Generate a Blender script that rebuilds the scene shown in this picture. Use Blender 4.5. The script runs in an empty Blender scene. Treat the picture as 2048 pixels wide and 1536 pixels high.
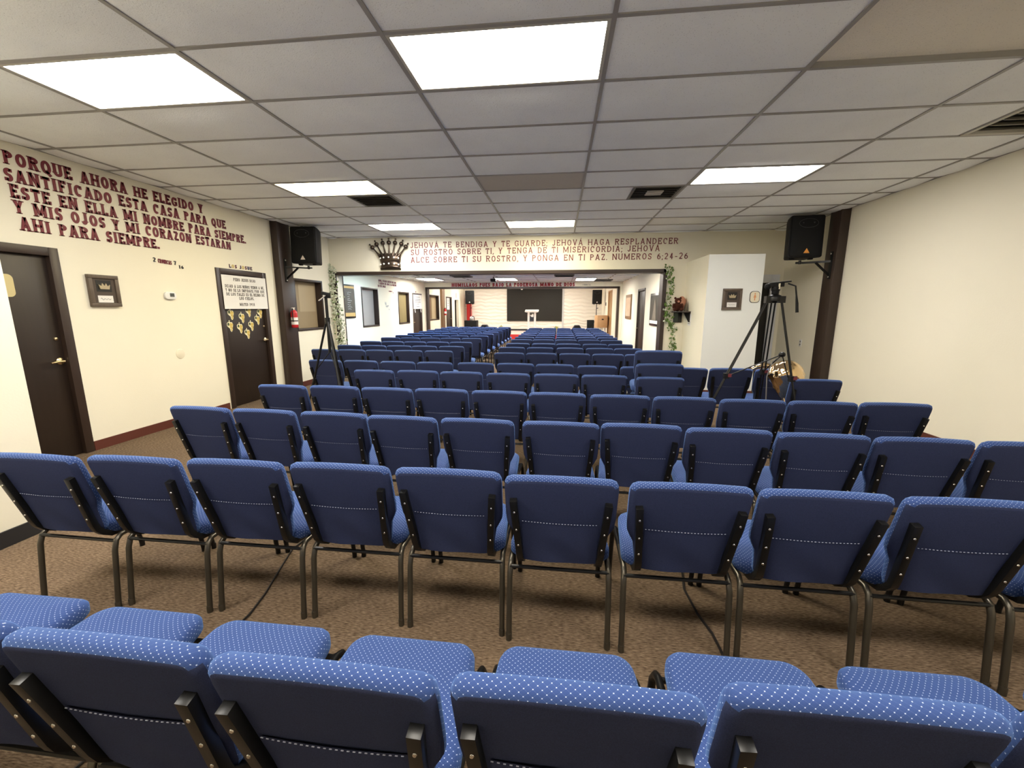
import bpy, bmesh, math, random
from mathutils import Vector, Matrix
random.seed(7)
C = bpy.context.scene.collection
SC = bpy.context.scene
PI = math.pi

# ------------------------------------------------------------------ camera, world, exposure
cam_d = bpy.data.cameras.new('camera')
cam_d.sensor_width = 36.0
cam_d.lens = 828.015 / 2048 * 36.0
cam_d.clip_start = 0.05
cam_d.clip_end = 100
cam = bpy.data.objects.new('camera', cam_d)
C.objects.link(cam)
yaw, pitch, roll = 0.1140, -0.1811, 0.0011
fw = Vector((-math.sin(yaw) * math.cos(pitch), math.cos(yaw) * math.cos(pitch), math.sin(pitch)))
rt0 = Vector((math.cos(yaw), math.sin(yaw), 0))
up0 = rt0.cross(fw)
rt = math.cos(roll) * rt0 + math.sin(roll) * up0
up = -math.sin(roll) * rt0 + math.cos(roll) * up0
M = Matrix((rt, up, -fw)).transposed().to_4x4()
M.translation = Vector((0, 0, 1.49))
cam.matrix_world = M
SC.camera = cam

world = bpy.data.worlds.new('world')
SC.world = world
world.use_nodes = True
world.node_tree.nodes['Background'].inputs[0].default_value = (0.6, 0.7, 1.0, 1)
world.node_tree.nodes['Background'].inputs[1].default_value = 0.0
vs = SC.view_settings
vs.view_transform = 'Standard'
vs.look = 'None'
vs.gamma = 1.0
vs.use_curve_mapping = False
vs.exposure = 2.13
LAMP = 7.5          # brightness of the fluorescent diffusers in the front hall
LAMP_MID = 10.0      # middle room
LAMP_STAGE = 11.0    # stage room


# ------------------------------------------------------------------ materials
def lin(r, g, b):
    f = lambda c: c / 12.92 if c <= 0.04045 else ((c + 0.055) / 1.055) ** 2.4
    return (f(r / 255), f(g / 255), f(b / 255), 1)


def mat(name, col, rough=0.6, metal=0.0, spec=0.5, noise=0.0, nscale=8.0, bump=0.0, bscale=60.0, emit=0.0, trans=0.0, stretch=None):
    m = bpy.data.materials.new(name)
    m.use_nodes = True
    nt = m.node_tree
    b = nt.nodes['Principled BSDF']
    b.inputs['Base Color'].default_value = col
    b.inputs['Roughness'].default_value = rough
    b.inputs['Metallic'].default_value = metal
    b.inputs['Specular IOR Level'].default_value = spec
    if trans:
        b.inputs['Transmission Weight'].default_value = trans
    if emit:
        b.inputs['Emission Color'].default_value = col
        b.inputs['Emission Strength'].default_value = emit
    if noise or bump:
        tc = nt.nodes.new('ShaderNodeTexCoord')
        mp = nt.nodes.new('ShaderNodeMapping')
        if stretch:
            mp.inputs['Scale'].default_value = stretch
        nt.links.new(tc.outputs['Object'], mp.inputs['Vector'])
    if noise:
        n = nt.nodes.new('ShaderNodeTexNoise')
        n.inputs['Scale'].default_value = nscale
        n.inputs['Detail'].default_value = 4
        nt.links.new(mp.outputs[0], n.inputs['Vector'])
        mx = nt.nodes.new('ShaderNodeMix')
        mx.data_type = 'RGBA'
        mx.inputs[6].default_value = tuple(min(1, c * (1 - noise)) for c in col[:3]) + (1,)
        mx.inputs[7].default_value = tuple(min(1, c * (1 + noise)) for c in col[:3]) + (1,)
        nt.links.new(n.outputs['Fac'], mx.inputs[0])
        nt.links.new(mx.outputs[2], b.inputs['Base Color'])
    if bump:
        n2 = nt.nodes.new('ShaderNodeTexNoise')
        n2.inputs['Scale'].default_value = bscale
        n2.inputs['Detail'].default_value = 3
        nt.links.new(mp.outputs[0], n2.inputs['Vector'])
        bp = nt.nodes.new('ShaderNodeBump')
        bp.inputs['Strength'].default_value = bump
        bp.inputs['Distance'].default_value = 0.01
        nt.links.new(n2.outputs['Fac'], bp.inputs['Height'])
        nt.links.new(bp.outputs[0], b.inputs['Normal'])
    return m


def fabric_material():
    """Royal blue upholstery with a lattice of pale dots joined by faint diagonal lines (UV in metres)."""
    m = bpy.data.materials.new('blue dotted upholstery')
    m.use_nodes = True
    nt = m.node_tree
    N, L = nt.nodes, nt.links
    b = N['Principled BSDF']
    b.inputs['Roughness'].default_value = 0.85
    b.inputs['Specular IOR Level'].default_value = 0.25
    b.inputs['Sheen Weight'].default_value = 0.42
    b.inputs['Sheen Roughness'].default_value = 0.5
    b.inputs['Sheen Tint'].default_value = (0.24, 0.46, 1.0, 1)
    uv = N.new('ShaderNodeTexCoord')
    sep = N.new('ShaderNodeSeparateXYZ')
    L.new(uv.outputs['UV'], sep.inputs[0])

    def math_(op, a, c=None):
        n = N.new('ShaderNodeMath')
        n.operation = op
        for i, v in enumerate((a, c)):
            if v is None:
                continue
            if isinstance(v, (int, float)):
                n.inputs[i].default_value = v
            else:
                L.new(v, n.inputs[i])
        return n.outputs[0]
    d = 0.0166
    p = math_('DIVIDE', math_('ADD', sep.outputs[0], sep.outputs[1]), d)
    q = math_('DIVIDE', math_('SUBTRACT', sep.outputs[0], sep.outputs[1]), d)
    fp = math_('ABSOLUTE', math_('SUBTRACT', math_('FRACT', p), 0.5))
    fq = math_('ABSOLUTE', math_('SUBTRACT', math_('FRACT', q), 0.5))
    r = math_('SQRT', math_('ADD', math_('MULTIPLY', fp, fp), math_('MULTIPLY', fq, fq)))
    dot = math_('LESS_THAN', r, 0.105)
    line = math_('MULTIPLY', math_('LESS_THAN', math_('MINIMUM', fp, fq), 0.03), 0.07)
    fac = math_('MULTIPLY', math_('MAXIMUM', dot, line), 0.85)
    n = N.new('ShaderNodeTexNoise')
    n.inputs['Scale'].default_value = 900
    L.new(uv.outputs['UV'], n.inputs['Vector'])
    base = N.new('ShaderNodeMix')
    base.data_type = 'RGBA'
    base.inputs[6].default_value = (0.019, 0.040, 0.138, 1)
    base.inputs[7].default_value = (0.034, 0.070, 0.215, 1)
    L.new(n.outputs['Fac'], base.inputs[0])
    mx = N.new('ShaderNodeMix')
    mx.data_type = 'RGBA'
    L.new(fac, mx.inputs[0])
    L.new(base.outputs[2], mx.inputs[6])
    mx.inputs[7].default_value = (0.55, 0.62, 0.82, 1)
    L.new(mx.outputs[2], b.inputs['Base Color'])
    bp = N.new('ShaderNodeBump')
    bp.inputs['Strength'].default_value = 0.15
    bp.inputs['Distance'].default_value = 0.002
    L.new(n.outputs['Fac'], bp.inputs['Height'])
    L.new(bp.outputs[0], b.inputs['Normal'])
    return m


def carpet_material():
    m = bpy.data.materials.new('brown flecked carpet')
    m.use_nodes = True
    nt = m.node_tree
    N, L = nt.nodes, nt.links
    b = N['Principled BSDF']
    b.inputs['Roughness'].default_value = 0.95
    b.inputs['Specular IOR Level'].default_value = 0.1
    tc = N.new('ShaderNodeTexCoord')
    mp = N.new('ShaderNodeMapping')
    mp.inputs['Scale'].default_value = (40, 190, 1)
    L.new(tc.outputs['Object'], mp.inputs[0])
    n1 = N.new('ShaderNodeTexNoise')
    n1.inputs['Scale'].default_value = 1.0
    n1.inputs['Detail'].default_value = 5
    L.new(mp.outputs[0], n1.inputs['Vector'])
    n2 = N.new('ShaderNodeTexNoise')
    n2.inputs['Scale'].default_value = 1.6
    n2.inputs['Detail'].default_value = 3
    L.new(tc.outputs['Object'], n2.inputs['Vector'])
    cr = N.new('ShaderNodeValToRGB')
    cr.color_ramp.elements[0].position = 0.32
    cr.color_ramp.elements[0].color = (0.080, 0.052, 0.031, 1)
    cr.color_ramp.elements[1].position = 0.72
    cr.color_ramp.elements[1].color = (0.300, 0.215, 0.140, 1)
    L.new(n1.outputs['Fac'], cr.inputs[0])
    mx = N.new('ShaderNodeMix')
    mx.data_type = 'RGBA'
    mx.blend_type = 'MULTIPLY'
    mx.inputs[0].default_value = 0.35
    L.new(cr.outputs[0], mx.inputs[6])
    L.new(n2.outputs['Color'], mx.inputs[7])
    L.new(cr.outputs[0], mx.inputs[6])
    L.new(n2.outputs['Fac'], mx.inputs[7])
    L.new(mx.outputs[2], b.inputs['Base Color'])
    bp = N.new('ShaderNodeBump')
    bp.inputs['Strength'].default_value = 0.5
    bp.inputs['Distance'].default_value = 0.004
    L.new(n1.outputs['Fac'], bp.inputs['Height'])
    L.new(bp.outputs[0], b.inputs['Normal'])
    return m


def tile_material(name, c):
    m = mat(name, c, 0.95, spec=0.1, noise=0.06, nscale=3.0, bump=0.25, bscale=140.0)
    nt = m.node_tree
    b = nt.nodes['Principled BSDF']
    src = b.inputs['Base Color'].links[0].from_socket
    v = nt.nodes.new('ShaderNodeTexVoronoi')
    v.inputs['Scale'].default_value = 70
    tc = nt.nodes.new('ShaderNodeTexCoord')
    nt.links.new(tc.outputs['Object'], v.inputs['Vector'])
    lt = nt.nodes.new('ShaderNodeMath')
    lt.operation = 'LESS_THAN'
    lt.inputs[1].default_value = 0.16
    nt.links.new(v.outputs['Distance'], lt.inputs[0])
    ml = nt.nodes.new('ShaderNodeMath')
    ml.operation = 'MULTIPLY'
    ml.inputs[1].default_value = 0.35
    nt.links.new(lt.outputs[0], ml.inputs[0])
    mx = nt.nodes.new('ShaderNodeMix')
    mx.data_type = 'RGBA'
    nt.links.new(ml.outputs[0], mx.inputs[0])
    nt.links.new(src, mx.inputs[6])
    mx.inputs[7].default_value = (c[0] * .35, c[1] * .35, c[2] * .35, 1)
    nt.links.new(mx.outputs[2], b.inputs['Base Color'])
    return m


def wave_wall_material():
    m = bpy.data.materials.new('white rippled wall panels')
    m.use_nodes = True
    nt = m.node_tree
    N, L = nt.nodes, nt.links
    b = N['Principled BSDF']
    b.inputs['Base Color'].default_value = (0.80, 0.755, 0.66, 1)
    b.inputs['Roughness'].default_value = 0.6
    tc = N.new('ShaderNodeTexCoord')
    mp = N.new('ShaderNodeMapping')
    mp.inputs['Rotation'].default_value = (PI / 2, 0, 0)
    L.new(tc.outputs['Object'], mp.inputs[0])
    w = N.new('ShaderNodeTexWave')
    w.bands_direction = 'Y'
    w.inputs['Scale'].default_value = 1.6
    w.inputs['Distortion'].default_value = 6.0
    w.inputs['Detail'].default_value = 1.5
    w.inputs['Detail Scale'].default_value = 1.0
    L.new(mp.outputs[0], w.inputs['Vector'])
    bp = N.new('ShaderNodeBump')
    bp.inputs['Strength'].default_value = 0.7
    bp.inputs['Distance'].default_value = 0.03
    L.new(w.outputs['Fac'], bp.inputs['Height'])
    L.new(bp.outputs[0], b.inputs['Normal'])
    return m


FAB = fabric_material()
FAB_SHADE = mat('shaded navy rear fabric', (0.030, 0.038, 0.086, 1), 0.9, spec=0.12, noise=0.42, nscale=420, bump=0.15, bscale=700)  # same upholstery seen in shade: the darkness is put into the colour
STITCH = mat('pale stitching', (0.30, 0.32, 0.42, 1), 0.8)
CARPET = carpet_material()
WALL = mat('cream wall paint', (0.86, 0.815, 0.665, 1), 0.75, spec=0.25, noise=0.03, nscale=1.5, bump=0.08, bscale=90)
TILE = tile_material('white mineral ceiling tile', (0.915, 0.94, 0.95, 1))
TILE_DARK = tile_material('stained ceiling tile', (0.56, 0.52, 0.46, 1))
TILE_TAN = tile_material('tan ceiling tile', (0.86, 0.81, 0.70, 1))
TBAR = mat('grey ceiling grid metal', (0.30, 0.29, 0.275, 1), 0.4)
BROWN = mat('dark brown painted wood', (0.021, 0.0125, 0.0085, 1), 0.42, noise=0.25, nscale=5, stretch=(6, 6, 0.6))
BROWN_TRIM = mat('brown painted trim', (0.034, 0.020, 0.0145, 1), 0.42, noise=0.15, nscale=6)
BASEB = mat('reddish brown vinyl baseboard', (0.105, 0.026, 0.016, 1), 0.5)
BASEB_DARK = mat('charcoal vinyl baseboard', (0.02, 0.02, 0.022, 1), 0.5)
BLACK = mat('black painted metal', (0.006, 0.006, 0.006, 1), 0.36, spec=0.35)
BLACK_MATTE = mat('black plastic', (0.006, 0.006, 0.0065, 1), 0.6, spec=0.25)
GRILLE = mat('black speaker grille', (0.0065, 0.007, 0.0075, 1), 0.6, spec=0.25, bump=0.5, bscale=400)
GUNMETAL = mat('taupe metal leg', (0.085, 0.075, 0.058, 1), 0.32, metal=0.7)
SILVER = mat('silver metal', (0.72, 0.70, 0.66, 1), 0.25, metal=1.0)
BRASS = mat('worn brass', (0.62, 0.50, 0.30, 1), 0.3, metal=1.0)
MAROON = mat('maroon cut letter', (0.165, 0.008, 0.022, 1), 0.5, noise=0.15, nscale=4)
MAROON_THIN = mat('red wall letter', (0.23, 0.048, 0.054, 1), 0.5, noise=0.25, nscale=1.2)
RED_LETTER = mat('bright red letter', (0.36, 0.022, 0.028, 1), 0.5, noise=0.3, nscale=3)
INK = mat('black ink', (0.03, 0.03, 0.032, 1), 0.6)
INK_GREY = mat('grey ink', (0.20, 0.19, 0.18, 1), 0.6)
PAPER = mat('white paper', (0.82, 0.80, 0.76, 1), 0.7)
WHITE = mat('white plastic', (0.80, 0.80, 0.78, 1), 0.4)
WHITE_PAINT = mat('white gloss paint', (0.78, 0.80, 0.84, 1), 0.4)
TAN_BOARD = mat('tan paper behind glass', (0.30, 0.225, 0.125, 1), 0.6, noise=0.12, nscale=3)
TAN_BOARD2 = mat('light tan paper', (0.40, 0.315, 0.19, 1), 0.6)
BLIND = mat('pale closed blind', (0.44, 0.395, 0.36, 1), 0.6)
OLIVE = mat('olive curtain', (0.19, 0.145, 0.055, 1), 0.7)
RED = mat('red enamel', (0.50, 0.015, 0.018, 1), 0.3)
RED_CARPET = mat('red carpet', (0.62, 0.055, 0.050, 1), 0.95, spec=0.1, noise=0.2, nscale=40)
ORANGE = mat('orange badge', (0.80, 0.33, 0.06, 1), 0.4)
WOOD = mat('pale birch veneer', (0.58, 0.36, 0.18, 1), 0.45, noise=0.15, nscale=4, stretch=(1, 1, 6))
WOOD_DOOR = mat('honey oak door', (0.42, 0.245, 0.10, 1), 0.45, noise=0.2, nscale=4, stretch=(6, 6, 0.7))
WOOD_BROWN = mat('brown post wood', (0.17, 0.095, 0.045, 1), 0.5, noise=0.25, nscale=5, stretch=(6, 6, 0.7))
FRAME_GREY = mat('weathered grey brown frame', (0.115, 0.085, 0.062, 1), 0.5, noise=0.3, nscale=12, stretch=(4, 4, 1))
FRAME_DARK = mat('black picture frame', (0.012, 0.011, 0.011, 1), 0.3)
CROWN_METAL = mat('bronze crown metal', (0.085, 0.062, 0.045, 1), 0.30, metal=0.8, noise=0.3, nscale=20)
PEWTER = mat('pale gold relief', (0.50, 0.42, 0.29, 1), 0.35, metal=0.7)
JEWEL = mat('white jewel', (0.9, 0.9, 0.86, 1), 0.12)
LEAF = mat('green ivy leaf', (0.105, 0.19, 0.035, 1), 0.5, noise=0.5, nscale=9)
LEAF_PALE = mat('pale lit leaf', (0.58, 0.61, 0.47, 1), 0.5, noise=0.5, nscale=9)  # light falling on the ivy is painted into this paler leaf colour
STEM = mat('brown green stem', (0.10, 0.09, 0.04, 1), 0.6)
GRAPE = mat('yellow grape print', (0.60, 0.44, 0.11, 1), 0.6, noise=0.3, nscale=40)
GRAPE_RIM = mat('pale cutout rim', (0.80, 0.75, 0.50, 1), 0.6)
GRAPE_LEAF = mat('dark green printed leaf', (0.045, 0.07, 0.02, 1), 0.6)
LCD = mat('grey lcd', (0.07, 0.08, 0.075, 1), 0.3)
GLASS = mat('clear acrylic', (0.95, 0.97, 0.98, 1), 0.04, trans=1.0)
FOIL = mat('bronze gold foil', (0.74, 0.55, 0.33, 1), 0.08, metal=1.0, bump=0.9, bscale=8)
SCREEN = mat('matte black screen', (0.022, 0.021, 0.018, 1), 0.75, spec=0.3)
TEDDY = mat('dark brown plush', (0.060, 0.020, 0.013, 1), 0.95, spec=0.1, noise=0.4, nscale=30, bump=0.6, bscale=120)
SALMON = mat('salmon fabric', (0.48, 0.22, 0.14, 1), 0.85, noise=0.15, nscale=20)
CREAM_SIGN = mat('cream sign', (0.83, 0.76, 0.58, 1), 0.5)
ORANGE_FIG = mat('orange figure', (0.72, 0.33, 0.14, 1), 0.5)
CABLE = mat('black cable', (0.015, 0.012, 0.010, 1), 0.5)
PIPING = mat('pale blue piping', (0.15, 0.20, 0.42, 1), 0.7)
VENT = mat('grey vent metal', (0.10, 0.095, 0.085, 1), 0.5)
VENT_DARK = mat('dark vent interior', (0.03, 0.028, 0.025, 1), 0.8)
VENT_PALE = mat('pale vent frame', (0.50, 0.48, 0.42, 1), 0.5)
WAVE = wave_wall_material()
ART_SEPIA = mat('sepia print', (0.50, 0.36, 0.24, 1), 0.5, noise=0.35, nscale=5)
ART_DARK = mat('dark print', (0.035, 0.035, 0.030, 1), 0.35, noise=0.5, nscale=5)
ART_PALE = mat('faded figure print', (0.16, 0.14, 0.11, 1), 0.4, noise=0.4, nscale=9)
GOLD_STRIP = mat('amber strip', (0.60, 0.36, 0.12, 1), 0.4)
DARK_PANEL = mat('charcoal poster', (0.075, 0.062, 0.048, 1), 0.4, noise=0.3, nscale=8)
POSTER_INK = mat('pale poster script', (0.45, 0.43, 0.40, 1), 0.5)
NAVY = mat('navy vinyl', (0.015, 0.016, 0.03, 1), 0.5)
GREEN_DARK = mat('dark green photo', (0.05, 0.065, 0.05, 1), 0.4)
DOOR_BLACK = mat('near black door', (0.010, 0.009, 0.008, 1), 0.45)


def lamp_mat(name, col, s):
    m = bpy.data.materials.new(name)
    m.use_nodes = True
    nt = m.node_tree
    b = nt.nodes['Principled BSDF']
    b.inputs['Base Color'].default_value = (0.8, 0.8, 0.8, 1)
    b.inputs['Emission Color'].default_value = col
    b.inputs['Emission Strength'].default_value = s
    return m


# ------------------------------------------------------------------ mesh helpers
class MB:
    def __init__(self):
        self.v, self.f, self.m = [], [], []

    def add(self, vs_, fs, m=0):
        o = len(self.v)
        self.v += [tuple(p) for p in vs_]
        self.f += [tuple(i + o for i in f) for f in fs]
        self.m += [m] * len(fs)
        return self

    def box(self, x0, x1, y0, y1, z0, z1, m=0):
        P = [(x, y, z) for z in (z0, z1) for y in (y0, y1) for x in (x0, x1)]
        return self.add(P, [(0, 2, 3, 1), (4, 5, 7, 6), (0, 1, 5, 4), (2, 6, 7, 3), (0, 4, 6, 2), (1, 3, 7, 5)], m)

    def obox(self, mw, sx, sy, sz, m=0):
        P = [mw @ Vector((x, y, z)) for z in (-sz / 2, sz / 2) for y in (-sy / 2, sy / 2) for x in (-sx / 2, sx / 2)]
        return self.add(P, [(0, 2, 3, 1), (4, 5, 7, 6), (0, 1, 5, 4), (2, 6, 7, 3), (0, 4, 6, 2), (1, 3, 7, 5)], m)

    def loft(self, rings, m=0, close=True, caps=True):
        n = len(rings[0])
        P = [p for r in rings for p in r]
        F = []
        for i in range(len(rings) - 1):
            for j in range(n if close else n - 1):
                k = (j + 1) % n
                F.append((i * n + j, i * n + k, (i + 1) * n + k, (i + 1) * n + j))
        if caps:
            F.append(tuple(reversed(range(n))))
            F.append(tuple((len(rings) - 1) * n + j for j in range(n)))
        return self.add(P, F, m)

    def tube(self, path, r, n=8, m=0, sq=None):
        """A tube along a path; r a number or a list; sq=(a, b) makes it a rectangular bar instead."""
        path = [Vector(p) for p in path]
        rings = []
        up_ = None
        for i, p in enumerate(path):
            d = (path[min(i + 1, len(path) - 1)] - path[max(i - 1, 0)]).normalized()
            if up_ is None:
                up_ = Vector((1, 0, 0)) if abs(d.x) < 0.8 else Vector((0, 0, 1))
            a = (up_ - d * up_.dot(d)).normalized()
            up_ = a
            b = d.cross(a)
            rr = r[i] if isinstance(r, (list, tuple)) else r
            if sq:
                sx, sy = sq
                rings.append([p + a * sx * u + b * sy * w for u, w in ((-.5, -.5), (.5, -.5), (.5, .5), (-.5, .5))])
            else:
                rings.append([p + (a * math.cos(2 * PI * k / n) + b * math.sin(2 * PI * k / n)) * rr for k in range(n)])
        return self.loft(rings, m)

    def lathe(self, prof, c, n=20, m=0, axis='z'):
        rings = []
        for r, h in prof:
            ring = []
            for k in range(n):
                a = 2 * PI * k / n
                u, w = r * math.cos(a), r * math.sin(a)
                if axis == 'z':
                    ring.append((c[0] + u, c[1] + w, c[2] + h))
                elif axis == 'y':
                    ring.append((c[0] + u, c[1] + h, c[2] + w))
                else:
                    ring.append((c[0] + h, c[1] + u, c[2] + w))
            rings.append(ring)
        return self.loft(rings, m)

    def ball(self, c, rx, ry=None, rz=None, n=14, m=0):
        ry = ry or rx
        rz = rz or rx
        h = n // 2
        rings = []
        for i in range(h + 1):
            t = PI * (0.02 + 0.96 * i / h) - PI / 2
            rings.append([(c[0] + rx * math.cos(t) * math.cos(2 * PI * k / n), c[1] + ry * math.cos(t) * math.sin(2 * PI * k / n), c[2] + rz * math.sin(t)) for k in range(n)])
        return self.loft(rings, m)

    def prism(self, pts, fn, w0, w1, m=0):
        n = len(pts)
        return self.loft([[fn(u, v, w0) for u, v in pts], [fn(u, v, w1) for u, v in pts]], m)

    def build(self, name, mats, parent=None, smooth=True, bevel=0.0, angle=40, segs=2, uv=False):
        off = Vector((0, 0, 0))
        p = parent
        while p is not None:
            off += p.location
            p = p.parent
        me = bpy.data.meshes.new(name)
        me.from_pydata([tuple(Vector(q) - off) for q in self.v], [], self.f)
        if not isinstance(mats, (list, tuple)):
            mats = [mats]
        for mm in mats:
            me.materials.append(mm)
        me.polygons.foreach_set('material_index', self.m)
        bm = bmesh.new()
        bm.from_mesh(me)
        bmesh.ops.recalc_face_normals(bm, faces=bm.faces)
        if bevel:
            ed = [e for e in bm.edges if len(e.link_faces) == 2 and e.calc_face_angle(0) > math.radians(35)]
            bmesh.ops.bevel(bm, geom=ed, offset=bevel, segments=segs, profile=0.5, affect='EDGES', clamp_overlap=True)
        bm.to_mesh(me)
        bm.free()
        if smooth:
            me.polygons.foreach_set('use_smooth', [True] * len(me.polygons))
            me.set_sharp_from_angle(angle=math.radians(angle))
        if uv:
            lay = me.uv_layers.new(name='UVMap')
            for poly in me.polygons:
                nx = abs(poly.normal.x)
                for li in poly.loop_indices:
                    co = me.vertices[me.loops[li].vertex_index].co
                    if nx > 0.75:
                        lay.data[li].uv = (co.y, co.z)
                    else:
                        lay.data[li].uv = (co.x, co.y + co.z)
        me.update()
        o = bpy.data.objects.new(name, me)
        C.objects.link(o)
        o.parent = parent
        return o


def thing(name, label, cat, loc=(0, 0, 0), group=None):
    o = bpy.data.objects.new(name, None)
    o.empty_display_size = 0.1
    C.objects.link(o)
    o.location = loc
    o['label'] = label
    o['category'] = cat
    if group:
        o['group'] = group
    return o


def tag(o, label, cat, group=None, kind=None):
    o['label'] = label
    o['category'] = cat
    if group:
        o['group'] = group
    if kind:
        o['kind'] = kind
    return o


def struct(o, label=None):
    o['kind'] = 'structure'
    if label:
        o['label'] = label
    return o


def part_empty(name, parent):
    o = bpy.data.objects.new(name, None)
    o.empty_display_size = 0.05
    C.objects.link(o)
    o.parent = parent
    return o


def copy_tree(o, parent=None):
    c = o.copy()
    C.objects.link(c)
    c.parent = parent
    for ch in list(o.children):
        copy_tree(ch, c)
    return c


def rrect(a, b, r, n=5):
    """Rounded rectangle outline, half sizes a x b."""
    r = min(r, a * .98, b * .98)
    P = []
    for cx, cy, a0 in ((a - r, b - r, 0), (-a + r, b - r, 90), (-a + r, -b + r, 180), (a - r, -b + r, 270)):
        for k in range(n + 1):
            t = math.radians(a0 + 90 * k / n)
            P.append((cx + r * math.cos(t), cy + r * math.sin(t)))
    return P


def inset(P, d):
    """Inset a counter-clockwise outline by d."""
    n = len(P)
    out = []
    for i in range(n):
        a, b, c = Vector(P[i - 1]), Vector(P[i]), Vector(P[(i + 1) % n])
        e1, e2 = (b - a).normalized(), (c - b).normalized()
        nn = Vector((-e1.y - e2.y, e1.x + e2.x))
        nn = nn.normalized() if nn.length > 1e-6 else Vector((-e1.y, e1.x))
        k = max(0.5, nn.dot(Vector((-e1.y, e1.x))))
        q = b + nn * d / k
        out.append((q.x, q.y))
    return out


# wall frames: (u, v, w) -> world; u along the reading direction, v up, w out of the wall
def on_left(x):
    return lambda u, v, w: (x + w + .0015, u, v)


def on_right(x):
    return lambda u, v, w: (x - w - .0015, -u, v)


def on_front(y):
    return lambda u, v, w: (u, y - w - .0015, v)


def wall_x(name, x0, x1, y0, y1, z0, z1, holes, m):
    """A wall slab normal to x with rectangular holes (ya, yb, za, zb)."""
    mb = MB()
    ys = sorted({y0, y1, *[h[0] for h in holes], *[h[1] for h in holes]})
    zs = sorted({z0, z1, *[h[2] for h in holes], *[h[3] for h in holes]})
    for a, b in zip(ys, ys[1:]):
        for c, d in zip(zs, zs[1:]):
            if not any(h[0] <= a and b <= h[1] and h[2] <= c and d <= h[3] for h in holes):
                mb.box(x0, x1, a, b, c, d)
    return struct(mb.build(name, m, smooth=False))


def wall_y(name, y0, y1, x0, x1, z0, z1, holes, m):
    mb = MB()
    xs = sorted({x0, x1, *[h[0] for h in holes], *[h[1] for h in holes]})
    zs = sorted({z0, z1, *[h[2] for h in holes], *[h[3] for h in holes]})
    for a, b in zip(xs, xs[1:]):
        for c, d in zip(zs, zs[1:]):
            if not any(h[0] <= a and b <= h[1] and h[2] <= c and d <= h[3] for h in holes):
                mb.box(a, b, y0, y1, c, d)
    return struct(mb.build(name, m, smooth=False))


# ------------------------------------------------------------------ slab-serif lettering built from strokes
def _arc(cx, cy, rx, ry, a0, a1, n=9):
    return [(cx + rx * math.cos(math.radians(a0 + (a1 - a0) * k / n)), cy + ry * math.sin(math.radians(a0 + (a1 - a0) * k / n))) for k in range(n + 1)]


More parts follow.
